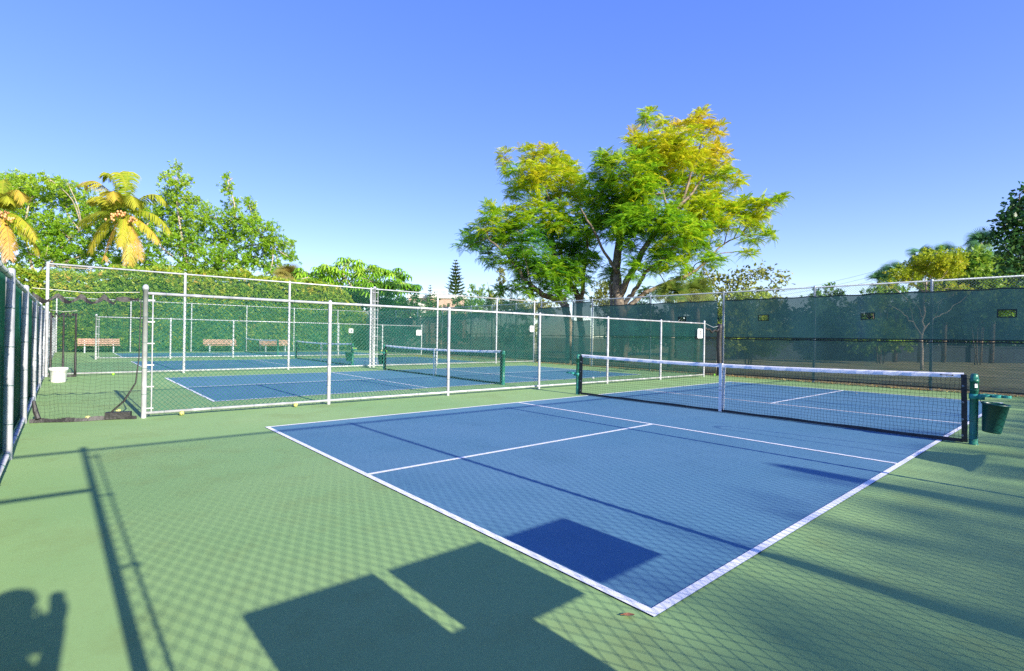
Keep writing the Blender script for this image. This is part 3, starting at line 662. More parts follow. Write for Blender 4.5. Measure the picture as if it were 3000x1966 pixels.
def instances(templates, pos, D, s, tint, roll=None):
    Rm = frames(D, roll); which = rng.integers(0, len(templates), len(pos)); VV = []; FF = []; TT = []; k = 0
    for i, (tv, tf) in enumerate(templates):
        w_ = np.where(which == i)[0]
        if not len(w_): continue
        v = np.einsum('nij,mj->nmi', Rm[w_], tv) * s[w_][:, None, None] + pos[w_][:, None, :]
        f = tf[None] + (np.arange(len(w_)) * len(tv))[:, None, None] + k
        VV.append(v.reshape(-1, 3)); FF.append(f.reshape(-1, tf.shape[1])); TT.append(np.repeat(tint[w_], len(tv))); k += len(w_) * len(tv)
    return np.concatenate(VV), np.concatenate(FF), np.concatenate(TT)
def smooth_path(pts, k=5):
    pts = np.array(pts, float); out = []
    for i in range(len(pts) - 1):
        p0, p1, p2, p3 = pts[max(i - 1, 0)], pts[i], pts[i + 1], pts[min(i + 2, len(pts) - 1)]
        for t in np.linspace(0, 1, k, endpoint=False):
            out.append(0.5 * ((2 * p1) + (-p0 + p2) * t + (2 * p0 - 5 * p1 + 4 * p2 - p3) * t * t + (-p0 + 3 * p1 - 3 * p2 + p3) * t ** 3))
    out.append(pts[-1]); return np.array(out)
def limb(b, pts, r0, r1, n=7, jit=0.0):
    q = smooth_path(pts, 4); m = len(q); q[1:-1] += rng.normal(0, jit, (m - 2, 3)) if jit and m > 2 else 0
    b.tube(q, list(np.linspace(r0, r1, m)), n)
def ell(c, rx, rz, n, rd=None, shell=0.45):
    d = rng.normal(size=(n, 3)); d /= np.linalg.norm(d, axis=1)[:, None]; u = rng.uniform(0, 1, n) ** shell
    p = d * u[:, None]; rd = rx if rd is None else rd
    return c + (p[:, :1] * RT * rx + p[:, 1:2] * FW * rd + p[:, 2:3] * np.array([0, 0, 1.]) * rz), d, u
LEAVES = {}
def tree(name, label, D, blobs, limbs, kind, mat, bark, density=1.0, s=0.5, tintf=None, cat='tree', group=None, base_px=None, twig=0.035, depth=0.9, ntw=5, dd_r=None):
    base = GP(base_px if base_px is not None else blobs[0][0], D)
    t = thing(name, base, label, cat, group)
    B = MB(); anchor = []
    for pts, r0, r1 in limbs:
        w_ = []
        for q_ in pts:
            dd = q_[2] if len(q_) > 2 else 0
            w_.append(P(q_[0], q_[1], D + dd))
        if pts[0][1] >= 1000: w_[0][2] = -0.05
        limb(B, w_, r0 * 0.72, r1 * 0.7, 8, 0.03); anchor += list(smooth_path(w_, 4)[2:])
    anchor = np.array(anchor) if anchor else np.array([base])
    pos = []; dirs = []; tin = []; sc_ = D / FPX
    for bl in blobs:
        px, py, rx, ry = bl[:4]; dd = bl[4] if len(bl) > 4 and bl[4] is not None else rng.uniform(-1, 1) * (dd_r if dd_r is not None else rx * sc_ * 0.9); bt = bl[5] if len(bl) > 5 else 0
        c = P(px, py, D + dd); X, Z = rx * sc_, ry * sc_; n = max(9, int(density * (rx * ry) * 0.01 * (D / 30.0) ** 0))
        p, d, u = ell(c, X, Z, n, X * depth); pos.append(p); dirs.append(d); tin.append(np.full(n, bt) + (tintf(px, py) if tintf else 0))
        if twig:
            j = np.argmin(np.linalg.norm(anchor - c, axis=1) + np.where(anchor[:, 2] > c[2] + 0.3, 3, 0)); a = anchor[j]; mid = (a + c) / 2 + rng.normal(0, 0.12, 3) * np.linalg.norm(c - a) * 0.5 + [0, 0, 0.06]
            r_ = twig * (0.6 + 0.3 * X); limb(B, [a, mid, c], r_ * 1.3, r_ * 0.7, 5)
            for q_ in p[:ntw]: limb(B, [c, (c + q_) / 2 + rng.normal(0, 0.05 * X, 3), q_], r_ * 0.55, r_ * 0.2, 4)
    B.build('trunk', bark, t, True)
    pos = np.concatenate(pos); dirs = np.concatenate(dirs); tin = np.concatenate(tin)
    V, F, T = foliage(kind, pos, dirs, tin, s)
    npmesh('crown', V, F, mat, t, T)
    return t
def foliage(kind, pos, dirs, tin, s):
    n = len(pos)
    def rep(k): return np.repeat(pos, k, 0), np.repeat(dirs, k, 0), np.repeat(tin + rng.normal(0, 0.10, n), k)
    if kind == 'feather':
        k = 7; p, d, t_ = rep(k); N = len(p); a = np.tile(np.arange(k) * 2 * PI / k, n) + np.repeat(rng.uniform(0, 6, n), k) + rng.normal(0, 0.3, N)
        el = rng.uniform(-0.15, 0.9, N); dv = np.stack([np.cos(a) * np.cos(el), np.sin(a) * np.cos(el), np.sin(el)], 1) + 0.45 * d
        T = [frond_pinnate(9, 0.27, 0.042, dr, 0.5, 0.3) for dr in (0.35, 0.6, 0.9)]
        return instances(T, p, dv, s * rng.uniform(0.7, 1.25, N), t_ + rng.normal(0, 0.06, N), rng.normal(0, 0.3, N))
    if kind == 'leafy':
        k = 4; p, d, t_ = rep(k); N = len(p); p = p + rng.normal(0, 0.35 * s, (N, 3)); dv = rng.normal(size=(N, 3)) + d * 0.7 + [0, 0, 0.25]
        T = [sprig(7, 0.52, 0.24, i) for i in range(4)]
        return instances(T, p, dv, s * rng.uniform(0.7, 1.3, N), t_ + rng.normal(0, 0.08, N), rng.uniform(0, 6, N))
    if kind == 'umbrella':
        p = pos; N = n; dv = np.stack([rng.normal(0, 1, N), rng.normal(0, 1, N), rng.normal(0, 0.25, N)], 1)
        T = [umbrella(9, 0.85, 0.17), umbrella(8, 0.75, 0.19)]
        return instances(T, p, dv, s * rng.uniform(0.7, 1.25, N), tin + rng.normal(0, 0.12, N), rng.normal(0, 0.35, N))
    if kind == 'big':
        k = 6; p, d, t_ = rep(k); N = len(p); p = p + rng.normal(0, 0.5 * s, (N, 3)); dv = rng.normal(size=(N, 3)) + d * 0.6 + [0, 0, -0.2]
        T = [leaf_card(1, 1.0, 0.55, 0.1), leaf_card(1, 0.9, 0.6, -0.1)]
        return instances(T, p, dv, s * rng.uniform(0.6, 1.2, N), t_ + rng.normal(0, 0.12, N), rng.normal(0, 0.8, N))
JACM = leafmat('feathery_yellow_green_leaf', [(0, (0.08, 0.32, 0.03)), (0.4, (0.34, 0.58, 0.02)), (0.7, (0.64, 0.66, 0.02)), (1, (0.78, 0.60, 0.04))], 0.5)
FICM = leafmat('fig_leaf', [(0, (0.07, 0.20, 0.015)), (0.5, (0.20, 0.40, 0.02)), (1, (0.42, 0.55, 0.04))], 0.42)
GRNM = leafmat('mid_green_leaf', [(0, (0.04, 0.12, 0.02)), (0.5, (0.13, 0.28, 0.025)), (1, (0.36, 0.46, 0.04))], 0.4)
DRKM = leafmat('dark_glossy_leaf', [(0, (0.02, 0.08, 0.025)), (0.5, (0.05, 0.15, 0.035)), (1, (0.15, 0.22, 0.035))], 0.35, 0.4)
OLVM = leafmat('olive_leaf', [(0, (0.11, 0.15, 0.03)), (0.5, (0.25, 0.28, 0.05)), (1, (0.46, 0.42, 0.09))], 0.35)
YELM = leafmat('yellowing_leaf', [(0, (0.16, 0.30, 0.014)), (0.5, (0.42, 0.46, 0.02)), (1, (0.66, 0.46, 0.03))], 0.5)
SCHM = leafmat('umbrella_leaf', [(0, (0.06, 0.20, 0.03)), (0.5, (0.22, 0.46, 0.02)), (1, (0.45, 0.62, 0.06))], 0.3, 0.35)
PALM = leafmat('golden_palm_leaf', [(0, (0.20, 0.34, 0.02)), (0.45, (0.48, 0.47, 0.04)), (0.75, (0.66, 0.42, 0.08)), (1, (0.66, 0.34, 0.14))], 0.4)
FANM = leafmat('fan_palm_leaf', [(0, (0.10, 0.24, 0.04)), (0.5, (0.30, 0.34, 0.05)), (1, (0.52, 0.42, 0.14))], 0.35)
FANB = leafmat('blue_green_palm_leaf', [(0, (0.05, 0.17, 0.08)), (0.5, (0.12, 0.28, 0.10)), (1, (0.24, 0.38, 0.10))], 0.35)
PINM = leafmat('pine_needle', [(0, (0.03, 0.10, 0.03)), (0.5, (0.08, 0.20, 0.04)), (1, (0.20, 0.32, 0.04))], 0.25)
HEDM = leafmat('hedge_leaf', [(0, (0.07, 0.19, 0.025)), (0.5, (0.25, 0.40, 0.04)), (0.8, (0.50, 0.52, 0.05)), (1, (0.64, 0.44, 0.09))], 0.35, 0.4)

# big yellow-green feathery trees
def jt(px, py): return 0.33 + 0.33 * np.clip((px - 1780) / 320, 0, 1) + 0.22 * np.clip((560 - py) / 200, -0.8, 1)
JR = [(1897, 345, 22, 32, None, -.2), (1935, 362, 20, 20), (2040, 350, 36, 24), (2078, 388, 36, 28), (1985, 378, 26, 20, None, .2), (1858, 405, 18, 22, None, .2),
      (1900, 440, 70, 52), (1990, 430, 80, 58), (2060, 460, 60, 50), (2108, 440, 24, 18, None, .1), (1860, 505, 80, 58), (1960, 520, 90, 60), (2060, 530, 68, 46), (2118, 475, 22, 18),
      (1780, 500, 46, 42), (1766, 468, 20, 26), (1760, 565, 66, 54), (1800, 610, 66, 48), (1860, 590, 66, 56), (2122, 510, 36, 14, None, -.2), (2158, 527, 17, 24), (2030, 605, 70, 32), (2102, 585, 32, 24),
      (2180, 612, 50, 30), (2240, 607, 48, 26), (2280, 582, 14, 14, None, -.2), (2205, 650, 40, 28), (2140, 640, 56, 40), (2060, 655, 68, 38), (1990, 685, 76, 40), (2215, 702, 46, 13), (2252, 690, 18, 11),
      (2190, 742, 24, 7), (1960, 735, 58, 34), (2040, 715, 58, 38), (2085, 765, 42, 18), (1900, 662, 58, 48), (1830, 685, 46, 42), (1780, 665, 36, 46), (1850, 735, 26, 20), (1925, 800, 34, 14), (1985, 780, 40, 14), (1900, 860, 30, 14), (1860, 790, 30, 26, -1.5), (1930, 755, 46, 30, -1.5), (1790, 800, 24, 30, .5), (1840, 640, 50, 40, -2.0), (1960, 640, 60, 40, -2.2), (2010, 810, 40, 18, 1), (1880, 560, 50, 44, -2.0), (2070, 600, 50, 30, -2)]
JRL = [([(1824, 1040), (1822, 940), (1812, 860), (1806, 790, .3), (1815, 700, .6), (1832, 640, .8), (1852, 560, .6), (1885, 480, .3), (1900, 380, 0)], 0.50, 0.05),
       ([(1815, 870), (1868, 765, -.8), (1930, 665, -1.5), (1962, 632, -1.6), (2012, 580, -1.5), (2062, 520, -1)], 0.27, 0.05),
       ([(1824, 895), (1852, 862, -.4), (1882, 812, -1), (1902, 784, -1.2), (1952, 752, -1.5), (1992, 700, -1.5)], 0.2, 0.05),
       ([(1826, 915), (1880, 866, .2), (1932, 838, .3), (2002, 810, .5), (2052, 780, .8), (2122, 715, 1), (2170, 690, 1.2)], 0.2, 0.035),
       ([(1808, 800), (1772, 740, -.5), (1730, 660, -1), (1702, 610, -1.2)], 0.13, 0.04),
       ([(1792, 1040, .4), (1790, 830, .4), (1806, 770, .5)], 0.14, 0.10),
       ([(1962, 632, -1.6), (1936, 545, -1), (1912, 480, -.8)], 0.11, 0.03), ([(1992, 600, -1.5), (2040, 470, -.5), (2060, 385, 0)], 0.11, 0.03),
       ([(1845, 620, .7), (1920, 540, 1.5), (1975, 440, 1.2)], 0.12, 0.03), ([(2080, 750, .8), (2150, 735, 1), (2195, 745, .8)], 0.05, 0.015), ([(1880, 500, .3), (1990, 390, .2)], 0.07, 0.02)]
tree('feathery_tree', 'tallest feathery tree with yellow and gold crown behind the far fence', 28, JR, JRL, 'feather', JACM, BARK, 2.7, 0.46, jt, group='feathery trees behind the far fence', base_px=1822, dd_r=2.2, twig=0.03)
def jl(px, py): return 0.42 + 0.20 * np.clip((640 - py) / 200, -1.6, 1)  # light put into the tint: lit clumps yellower, shaded ones greener
JL = [(1480, 462, 20, 22, None, .15), (1502, 502, 30, 22, None, -.1), (1510, 560, 36, 32), (1552, 455, 34, 32, None, .1), (1610, 462, 40, 32, None, .1), (1652, 478, 24, 26, None, -.1), (1582, 512, 58, 44, None, .1), (1642, 522, 58, 48, None, .1), (1692, 548, 40, 34), (1560, 548, 38, 32), (1622, 585, 38, 32, None, .1), (1702, 582, 44, 34, None, .1), (1682, 502, 28, 22),
      (1440, 620, 24, 26), (1432, 652, 44, 32, None, .1), (1382, 690, 34, 20, None, -.1), (1412, 702, 48, 28), (1502, 642, 54, 38, None, .1), (1562, 652, 48, 34), (1462, 690, 48, 28), (1505, 702, 48, 36), (1368, 722, 26, 13, None, -.1), (1430, 742, 40, 18, None, -.1), (1452, 772, 30, 16, None, -.1),
      (1560, 722, 58, 48, None, -.2), (1622, 682, 58, 46, None, -.15), (1652, 742, 66, 52, None, -.2), (1702, 662, 48, 46, None, -.1), (1702, 722, 52, 52, None, -.2), (1742, 652, 28, 38), (1522, 782, 44, 28), (1560, 802, 48, 34, None, -.1), (1622, 802, 48, 36, None, -.1), (1690, 802, 48, 36), (1730, 762, 28, 36, None, -.1), (1470, 852, 30, 14, None, -.1), (1512, 838, 24, 16), (1592, 852, 38, 18), (1682, 858, 32, 22), (1645, 850, 30, 26, -1.5, -.05), (1600, 790, 44, 34, -1.8, -.05), (1670, 790, 40, 34, -1.6), (1560, 600, 34, 34, -1.2, .1), (1640, 630, 46, 40, -1.8, .05), (1500, 760, 44, 28, -1.2), (1540, 850, 34, 18, -1)]
JLL = [([(1668, 1040), (1662, 920), (1645, 885), (1602, 866, -.4), (1562, 842, -.8), (1532, 812, -1), (1482, 745, -1.2), (1430, 700, -1)], 0.36, 0.05),
       ([(1660, 910), (1634, 842), (1624, 782, .3), (1620, 722, .4), (1613, 660, .5), (1606, 580, .4), (1592, 490, .2)], 0.30, 0.04),
       ([(1613, 650, .5), (1572, 592, 0), (1522, 532, -.4), (1490, 475, -.6)], 0.12, 0.025),
       ([(1708, 1040, .6), (1696, 890, .6), (1682, 845, .7), (1652, 785, 1), (1642, 720, 1.2)], 0.30, 0.06), ([(1702, 900, .6), (1710, 800, .3), (1722, 720, 0), (1702, 600, -.3)], 0.2, 0.04),
       ([(1560, 862, -.4), (1548, 800, -1.5), (1522, 690, -1.8)], 0.11, 0.03), ([(1618, 700, .4), (1640, 600, 1), (1650, 500, .8)], 0.1, 0.03)]
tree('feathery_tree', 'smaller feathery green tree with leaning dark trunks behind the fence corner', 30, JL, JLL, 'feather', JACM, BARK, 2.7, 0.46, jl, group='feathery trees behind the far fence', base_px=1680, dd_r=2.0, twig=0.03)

# figs above the hedge
FA = [(20, 562, 90, 48), (105, 560, 90, 50), (195, 575, 75, 45), (255, 625, 65, 52), (60, 650, 110, 60), (180, 680, 100, 60), (120, 745, 110, 45), (230, 755, 80, 45), (310, 700, 60, 70), (-60, 600, 90, 80), (330, 620, 60, 50), (60, 530, 40, 16), (150, 528, 30, 14), (200, 540, 20, 12), (345, 780, 60, 35)]
FAL = [([(112, 1030), (108, 880), (104, 830), (86, 745, -.5), (70, 690, -1)], 0.35, 0.1), ([(106, 850), (150, 770, .5), (205, 700, 1), (240, 670, 1)], 0.22, 0.06), ([(112, 890), (122, 800, -.6), (140, 720, -1)], 0.2, 0.06), ([(104, 840), (40, 760, .5), (-20, 660, .8)], 0.2, 0.06), ([(150, 780, .5), (240, 750, 1), (310, 700, 1.5)], 0.14, 0.05)]
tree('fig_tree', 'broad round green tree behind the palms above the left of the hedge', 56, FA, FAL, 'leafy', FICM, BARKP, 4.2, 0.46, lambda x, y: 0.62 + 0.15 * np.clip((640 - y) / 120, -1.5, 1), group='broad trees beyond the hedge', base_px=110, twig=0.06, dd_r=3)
FB = [(515, 488, 9, 12), (510, 520, 24, 24), (482, 520, 18, 10), (548, 535, 20, 20), (510, 570, 44, 34), (560, 592, 40, 28), (672, 520, 16, 10), (664, 552, 20, 22), (680, 600, 22, 34), (692, 640, 34, 28), (728, 590, 18, 13), (742, 612, 24, 18), (748, 640, 22, 18), (720, 655, 24, 18),
      (470, 622, 58, 42), (540, 642, 68, 38), (610, 634, 56, 36), (680, 692, 68, 46), (760, 682, 56, 42), (805, 722, 44, 36), (842, 742, 22, 22), (858, 720, 9, 12), (480, 700, 78, 56), (572, 712, 78, 56), (652, 762, 78, 42), (742, 762, 66, 44), (812, 782, 42, 24), (430, 770, 58, 42), (520, 786, 66, 28), (602, 795, 56, 20), (790, 800, 26, 12), (402, 655, 48, 56), (860, 760, 12, 14)]
FBL = [([(560, 1030), (560, 860), (550, 780), (530, 680, -1), (512, 540, -1)], 0.4, 0.06), ([(600, 1030, .6), (600, 850, .6), (640, 760, .8), (680, 680, 1), (690, 620, .8), (668, 530, .5)], 0.35, 0.05), ([(640, 760, .8), (730, 720, .3), (800, 720, 0)], 0.2, 0.05), ([(690, 680, 1), (735, 640, .6), (730, 595, .5)], 0.12, 0.03), ([(552, 790), (470, 720, .5), (430, 660, 1)], 0.2, 0.05)]
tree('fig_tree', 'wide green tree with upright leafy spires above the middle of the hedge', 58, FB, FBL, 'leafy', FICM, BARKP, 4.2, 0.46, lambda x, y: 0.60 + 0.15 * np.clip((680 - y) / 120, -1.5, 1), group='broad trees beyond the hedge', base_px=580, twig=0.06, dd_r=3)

# umbrella-leaved tree
SB = [(900, 800, 44, 22), (962, 782, 58, 24), (1022, 768, 46, 18), (1082, 788, 48, 26), (1130, 795, 32, 14), (1172, 800, 32, 20), (1192, 845, 28, 18), (1000, 822, 98, 34), (1100, 832, 88, 36), (932, 832, 58, 20), (880, 818, 22, 8), (1216, 838, 12, 10), (1060, 872, 88, 34), (1132, 884, 58, 34), (1112, 925, 38, 34), (1020, 880, 60, 34), (1150, 840, 40, 24)]
SBL = [([(1060, 1030), (1055, 900), (1030, 840), (1000, 800)], 0.25, 0.06), ([(1055, 900), (1090, 850), (1120, 810)], 0.18, 0.05), ([(1055, 920), (1120, 880), (1170, 830)], 0.15, 0.05), ([(1050, 890), (960, 840), (910, 810)], 0.15, 0.05)]
tree('umbrella_tree', 'low wide glossy tree of drooping umbrella leaves behind the hedge end', 44, SB, SBL, 'umbrella', SCHM, BARKP, 2.6, 0.72, lambda x, y: 0.45 + 0.25 * np.clip((830 - y) / 50, -1.2, 1) - 0.25 * np.clip((x - 1120) / 80, 0, 1), base_px=1060, twig=0.05, dd_r=1.6)

# coconut palms
def coconut(px, py, D, tips, label):
    c = P(px, py, D); base = GP(px - 14, D); t = thing('coconut_palm', base, label, 'palm tree', 'golden coconut palms above the hedge'); sc_ = D / FPX
    b = MB(); limb(b, [base - [0, 0, .1], base * 0.55 + c * 0.45 + [0.25, 0.3, 0], c], 0.22, 0.14, 10); b.build('trunk', BARKP, t, True)
    VV = []; FF = []; TT = []; k = 0
    for (mx, my, tx, ty, dd, tn) in tips:
        p0 = c; p1 = P(mx, my, D + dd * 0.6); p2 = P(tx, ty, D + dd); N = 64
        p1 = p1 * 1.5 - (p0 + p2) * 0.25
        tt = np.linspace(0.08, 1, N); q = (1 - tt)[:, None] ** 2 * p0 + 2 * (tt * (1 - tt))[:, None] * p1 + (tt ** 2)[:, None] * p2
        tg = 2 * (1 - tt)[:, None] * (p1 - p0) + 2 * tt[:, None] * (p2 - p1); tg /= np.linalg.norm(tg, axis=1)[:, None]
        L = np.linalg.norm(p1 - p0) + np.linalg.norm(p2 - p1)
        side = np.cross(tg, [0, 0, 1.]); sn = np.linalg.norm(side, axis=1)[:, None]; side = np.where(sn > 0.15, side / (sn + 1e-9), RT[None]); nrm = np.cross(side, tg)
        v, f = segs(q[:-1], q[1:], 0.028); VV.append(v); FF.append(f + k); TT.append(np.full(len(v), min(1, tn + .15))); k += len(v)
        for s in (-1, 1):
            ln = 0.23 * L * (np.sin(PI * (0.12 + 0.80 * tt)) ** 0.7) * rng.uniform(0.85, 1.1, N); ln = np.minimum(ln, 1.15)
            dn = s * side * 0.75 + tg * 0.5 + nrm * 0.15 + np.array([0, 0, -0.62]) + rng.normal(0, 0.06, (N, 3)); dn /= np.linalg.norm(dn, axis=1)[:, None]
            wv = tg * 0.062
            a0 = q; a1 = q + dn * ln[:, None] * 0.5 + [0, 0, 0.03]; a2 = q + dn * ln[:, None] + np.stack([0 * ln, 0 * ln, -0.22 * ln], 1)
            V = np.stack([a0 - wv * .5, a0 + wv * .5, a1 + wv * .7, a1 - wv * .7, a2 + wv * .2, a2 - wv * .2], 1).reshape(-1, 3)
            i = np.arange(N)[:, None] * 6; F = np.concatenate([i + np.array([[0, 1, 2, 3]]), i + np.array([[3, 2, 4, 5]])])
            VV.append(V); FF.append(F + k); TT.append(np.repeat(np.clip(tn - 0.06 + 0.3 * (tt - 0.55) + rng.normal(0, 0.08, N), 0, 1), 6)); k += len(V)
    npmesh('crown', np.concatenate(VV), np.concatenate(FF), PALM, t, np.concatenate(TT))
    for off in ((-26, 14), (24, 20), (-4, 4)):
        b = MB(); cc = P(px + off[0], py + off[1], D - 0.8)
        for _ in range(13):
            o = rng.normal(0, 1, 3) * np.array([0.2, 0.2, 0.15]); b.lathe(cc + o, [(max(.001, 0.10 * math.sin(PI * i / 6)), -0.12 * math.cos(PI * i / 6)) for i in range(7)], 8)
        b.build('coconut_bunch', pm('orange_coconut', (0.66, 0.32, 0.13), 0.5, 0, 0.25, 3), t, True)
def c1(x, y): return (x / 3.9, 440 + y / 3.9)
TA = [(1150, 670, 890, 850, .3, .35), (1150, 500, 1020, 590, -.6, .5), (1150, 340, 955, 385, .6, .55), (1290, 260, 1180, 290, -.8, .3), (1440, 330, 1330, 250, .3, .3), (1460, 280, 1470, 250, .8, .25), (1720, 460, 1890, 600, .6, .35), (1750, 690, 1945, 940, -.2, .35), (1660, 830, 1815, 1045, -.6, .6), (1560, 960, 1590, 1240, -.4, .75), (1490, 1000, 1475, 1310, -1.1, .55),  (1250, 1000, 1190, 1240, -.7, .7), (1150, 850, 1030, 1160, -.3, .45), (1410, 900, 1370, 1100, -1.6, .5), (1280, 420, 1330, 560, -1.6, .55), (1480, 460, 1560, 640, -1.4, .35), (1550, 520, 1600, 640, .9, .3), (1240, 560, 1180, 680, 1, .3)]
coconut(362, 622, 50, [(*c1(a, b), *c1(c, d), e, f) for a, b, c, d, e, f in TA], 'golden coconut palm with drooping fronds, fully in view')
TB = [(170, 400, 285, 580, -.4, .6), (120, 560, 250, 640, .6, .4), (260, 760, 415, 1015, -.5, .45), (330, 950, 445, 1190, .6, .4), (95, 950, 110, 1240, -.9, .85), (60, 900, 40, 1150, .5, .6), (-60, 380, -200, 420, 0, .4), (30, 380, 60, 330, .4, .3), (-150, 640, -300, 850, .2, .5), (-100, 950, -180, 1200, -.4, .7), (60, 480, 120, 600, -1.2, .3), (-20, 450, -80, 560, -1.2, .4)]
coconut(6, 622, 48, [(*c1(a, b), *c1(c, d), e, f) for a, b, c, d, e, f in TB], 'golden coconut palm cut off by the left edge of the photo')

# hedge: a clipped wall of leaves with a dense dark core
def hedge(name, label, poly, x_face, depth, n, s, mat, hf, cat='hedge', core=True, group=None):
    y0, y1 = poly; t = thing(name, (x_face - depth / 2, (y0 + y1) / 2, 0), label, cat, group)
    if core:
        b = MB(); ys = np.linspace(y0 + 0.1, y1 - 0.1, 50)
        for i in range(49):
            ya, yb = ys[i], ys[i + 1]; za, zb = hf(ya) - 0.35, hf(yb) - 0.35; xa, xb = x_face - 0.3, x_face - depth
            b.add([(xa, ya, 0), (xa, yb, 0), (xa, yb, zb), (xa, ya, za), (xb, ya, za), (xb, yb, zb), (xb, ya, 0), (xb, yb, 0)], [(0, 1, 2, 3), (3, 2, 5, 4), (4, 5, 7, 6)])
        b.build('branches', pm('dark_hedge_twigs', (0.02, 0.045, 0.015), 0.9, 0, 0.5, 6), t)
    y = rng.uniform(y0, y1, n); h = np.array([hf(v) for v in y]); u = rng.uniform(0, 1, n); top = u < 0.28
    z = np.where(top, h + rng.normal(0, 0.10, n), rng.uniform(0.05, 1, n) * h); x = np.where(top, x_face - rng.uniform(0, depth, n), x_face - np.abs(rng.normal(0, 0.16, n)) + 0.10 * np.sin(y * 2.1 + z * 1.7) * np.sin(z * 2.9 + y))
    pos = np.stack([x, y, z], 1); dv = rng.normal(size=(n, 3)) + np.where(top[:, None], np.array([[0.3, 0, 1.2]]), np.array([[0.9, 0, 0.5]]))
    tn = 0.38 + rng.normal(0, 0.17, n) + 0.30 * (z > h - 0.7) * rng.uniform(0, 1, n) + 0.1 * np.sin(y * 0.9) * np.sin(z * 1.3)
    V, F, T = instances([sprig(7, 0.5, 0.24, i) for i in range(4)], pos, dv, s * rng.uniform(0.7, 1.3, n), tn, rng.uniform(0, 6, n)); npmesh('foliage', V, F, mat, t, T)
    return t
def hh(y): return float(np.interp(y, [-8, -2.3, 0.2, 4.9, 10.3, 13.2, 14.6, 16.2, 17], [4.1, 4.3, 4.7, 5.05, 4.95, 4.75, 4.2, 2.6, 1.6])) + 0.12 * math.sin(y * 1.1) + 0.08 * math.sin(y * 2.7 + 1) + 0.06 * math.sin(6.1 * y)
hedge('hedge', 'tall clipped hedge filling the view behind the rear fence', (-7, 16.9), -37.3, 1.4, 15000, 0.34, HEDM, hh)

# conifers
def pine(px, top, bot, half, D, label, group=None, tiers=15):
    sc_ = D / FPX; base = GP(px, D); zt = P(px, top, D)[2]; zb = max(0.4, P(px, bot, D)[2]); t = thing('pine_tree', base, label, 'conifer', group)
    b = MB(); b.tube([base, [base[0], base[1], zt]], [0.18, 0.02], 7)
    pos = []; dv = []; ss = []
    R = half * sc_
    for k in range(tiers):
        f = k / (tiers - 1); z = zt - (zt - zb) * (0.04 + 0.96 * f); r = R * (0.10 + 0.90 * f ** 0.8) * rng.uniform(0.85, 1.1); m = 7 if f > .2 else 5; a0 = rng.uniform(0, 6)
        for j in range(m):
            a = a0 + 2 * PI * j / m; d = np.array([math.cos(a), math.sin(a), 0]); e = np.array([base[0], base[1], z]) + d * r + [0, 0, 0.30 * r]; o = np.array([base[0], base[1], z])
            b.tube([o, (o + e) / 2 + [0, 0, -0.06 * r], e], [0.03, 0.02, 0.01], 4)
            for q in np.linspace(0.15, 1, 12):
                c = o + (e - o) * q + [0, 0, -0.20 * r * q * (1 - q)]
                for sd in (-1, 1): pos.append(c); dv.append(d * 0.6 + np.array([-d[1], d[0], 0]) * sd * 0.7 + [0, 0, 0.55]); ss.append(0.55 * (0.5 + 0.5 * min(1, r)))
    b.build('trunk', BARK, t, True); n = len(pos)
    V, F, T = instances([leaf_card(1, 1, 0.30, 0.03)], np.array(pos), np.array(dv), np.array(ss), 0.45 + rng.normal(0, 0.2, n)); npmesh('crown', V, F, PINM, t, T)
pine(1332, 760, 900, 34, 80, 'tall tiered pine rising beyond the tan building')
pine(1258, 836, 900, 12, 74, 'tiny dark conifer left of the rooftop air conditioners', tiers=9)

# shrubs and lesser trees behind the fences
def bush(name, label, D, blobs, mat, s=0.4, dens=2.4, tn=0.45, kind='leafy', limbs=(), bark=BARK, cat='shrub', group=None, dd_r=None, base_px=None, twig=0.03):
    mx = sum(q[0] for q in blobs) / len(blobs); my = sum(q[1] for q in blobs) / len(blobs)
    if not limbs and name == 'shrub':
        blobs = list(blobs) + [(mx - 30 * 36 / D, 985, 50 * 36 / D, 40 * 36 / D, 0.3), (mx + 30 * 36 / D, 985, 50 * 36 / D, 40 * 36 / D, 0.3)]
    lm = list(limbs) or [([(mx + k * 8, 1020, 1.2), (mx + k * 22, (my + 985) / 2, 0.8), (mx + k * 40, my, 0.4)], 0.05, 0.02) for k in (-1, 0, 1)]
    return tree(name, label, D, blobs, lm, kind, mat, bark, dens, s, lambda x, y: tn, cat, group, base_px if base_px is not None else lm[0][0][0][0], twig, 0.9, 3, dd_r)
bush('shrub', 'dark leafy shrub hiding the left part of the tan building', 60, [(1150, 892, 40, 22), (1205, 882, 36, 26), (1120, 905, 40, 25), (1180, 915, 50, 30), (1240, 920, 40, 25)], DRKM, 0.6, 2.6)
bush('shrub', 'dark shrub in front of the right end of the tan building', 62, [(1270, 895, 26, 18), (1345, 895, 26, 24), (1300, 925, 50, 22), (1370, 915, 40, 28)], DRKM, 0.6, 2.6, .55)
for px, py, lb in ((1382, 850, 'slim upright green tree, left of three beside the pine'), (1406, 852, 'slim upright green tree, middle of three beside the pine'), (1432, 862, 'slim upright green tree, right of three beside the pine')):
    bush('cypress', lb, 70, [(px, py, 9, 16), (px, py + 28, 12, 22), (px + 2, py + 58, 14, 24)], GRNM, 0.5, 6.0, .55, cat='tree', group='slim trees beside the pine')
bush('shrub', 'yellowish bush behind the fence corner under the leaning trunks', 42, [(1440, 884, 34, 14), (1500, 888, 40, 14), (1556, 888, 40, 14), (1470, 905, 50, 20), (1540, 910, 50, 22), (1602, 905, 34, 22)], OLVM, 0.42, 3.2, .55)
bush('sapling', 'thin pale sapling left of the leaning feathery tree', 40, [(1467, 800, 5, 10), (1468, 825, 6, 12), (1466, 850, 7, 10)], OLVM, 0.32, 9, .5, cat='tree', twig=0.015)
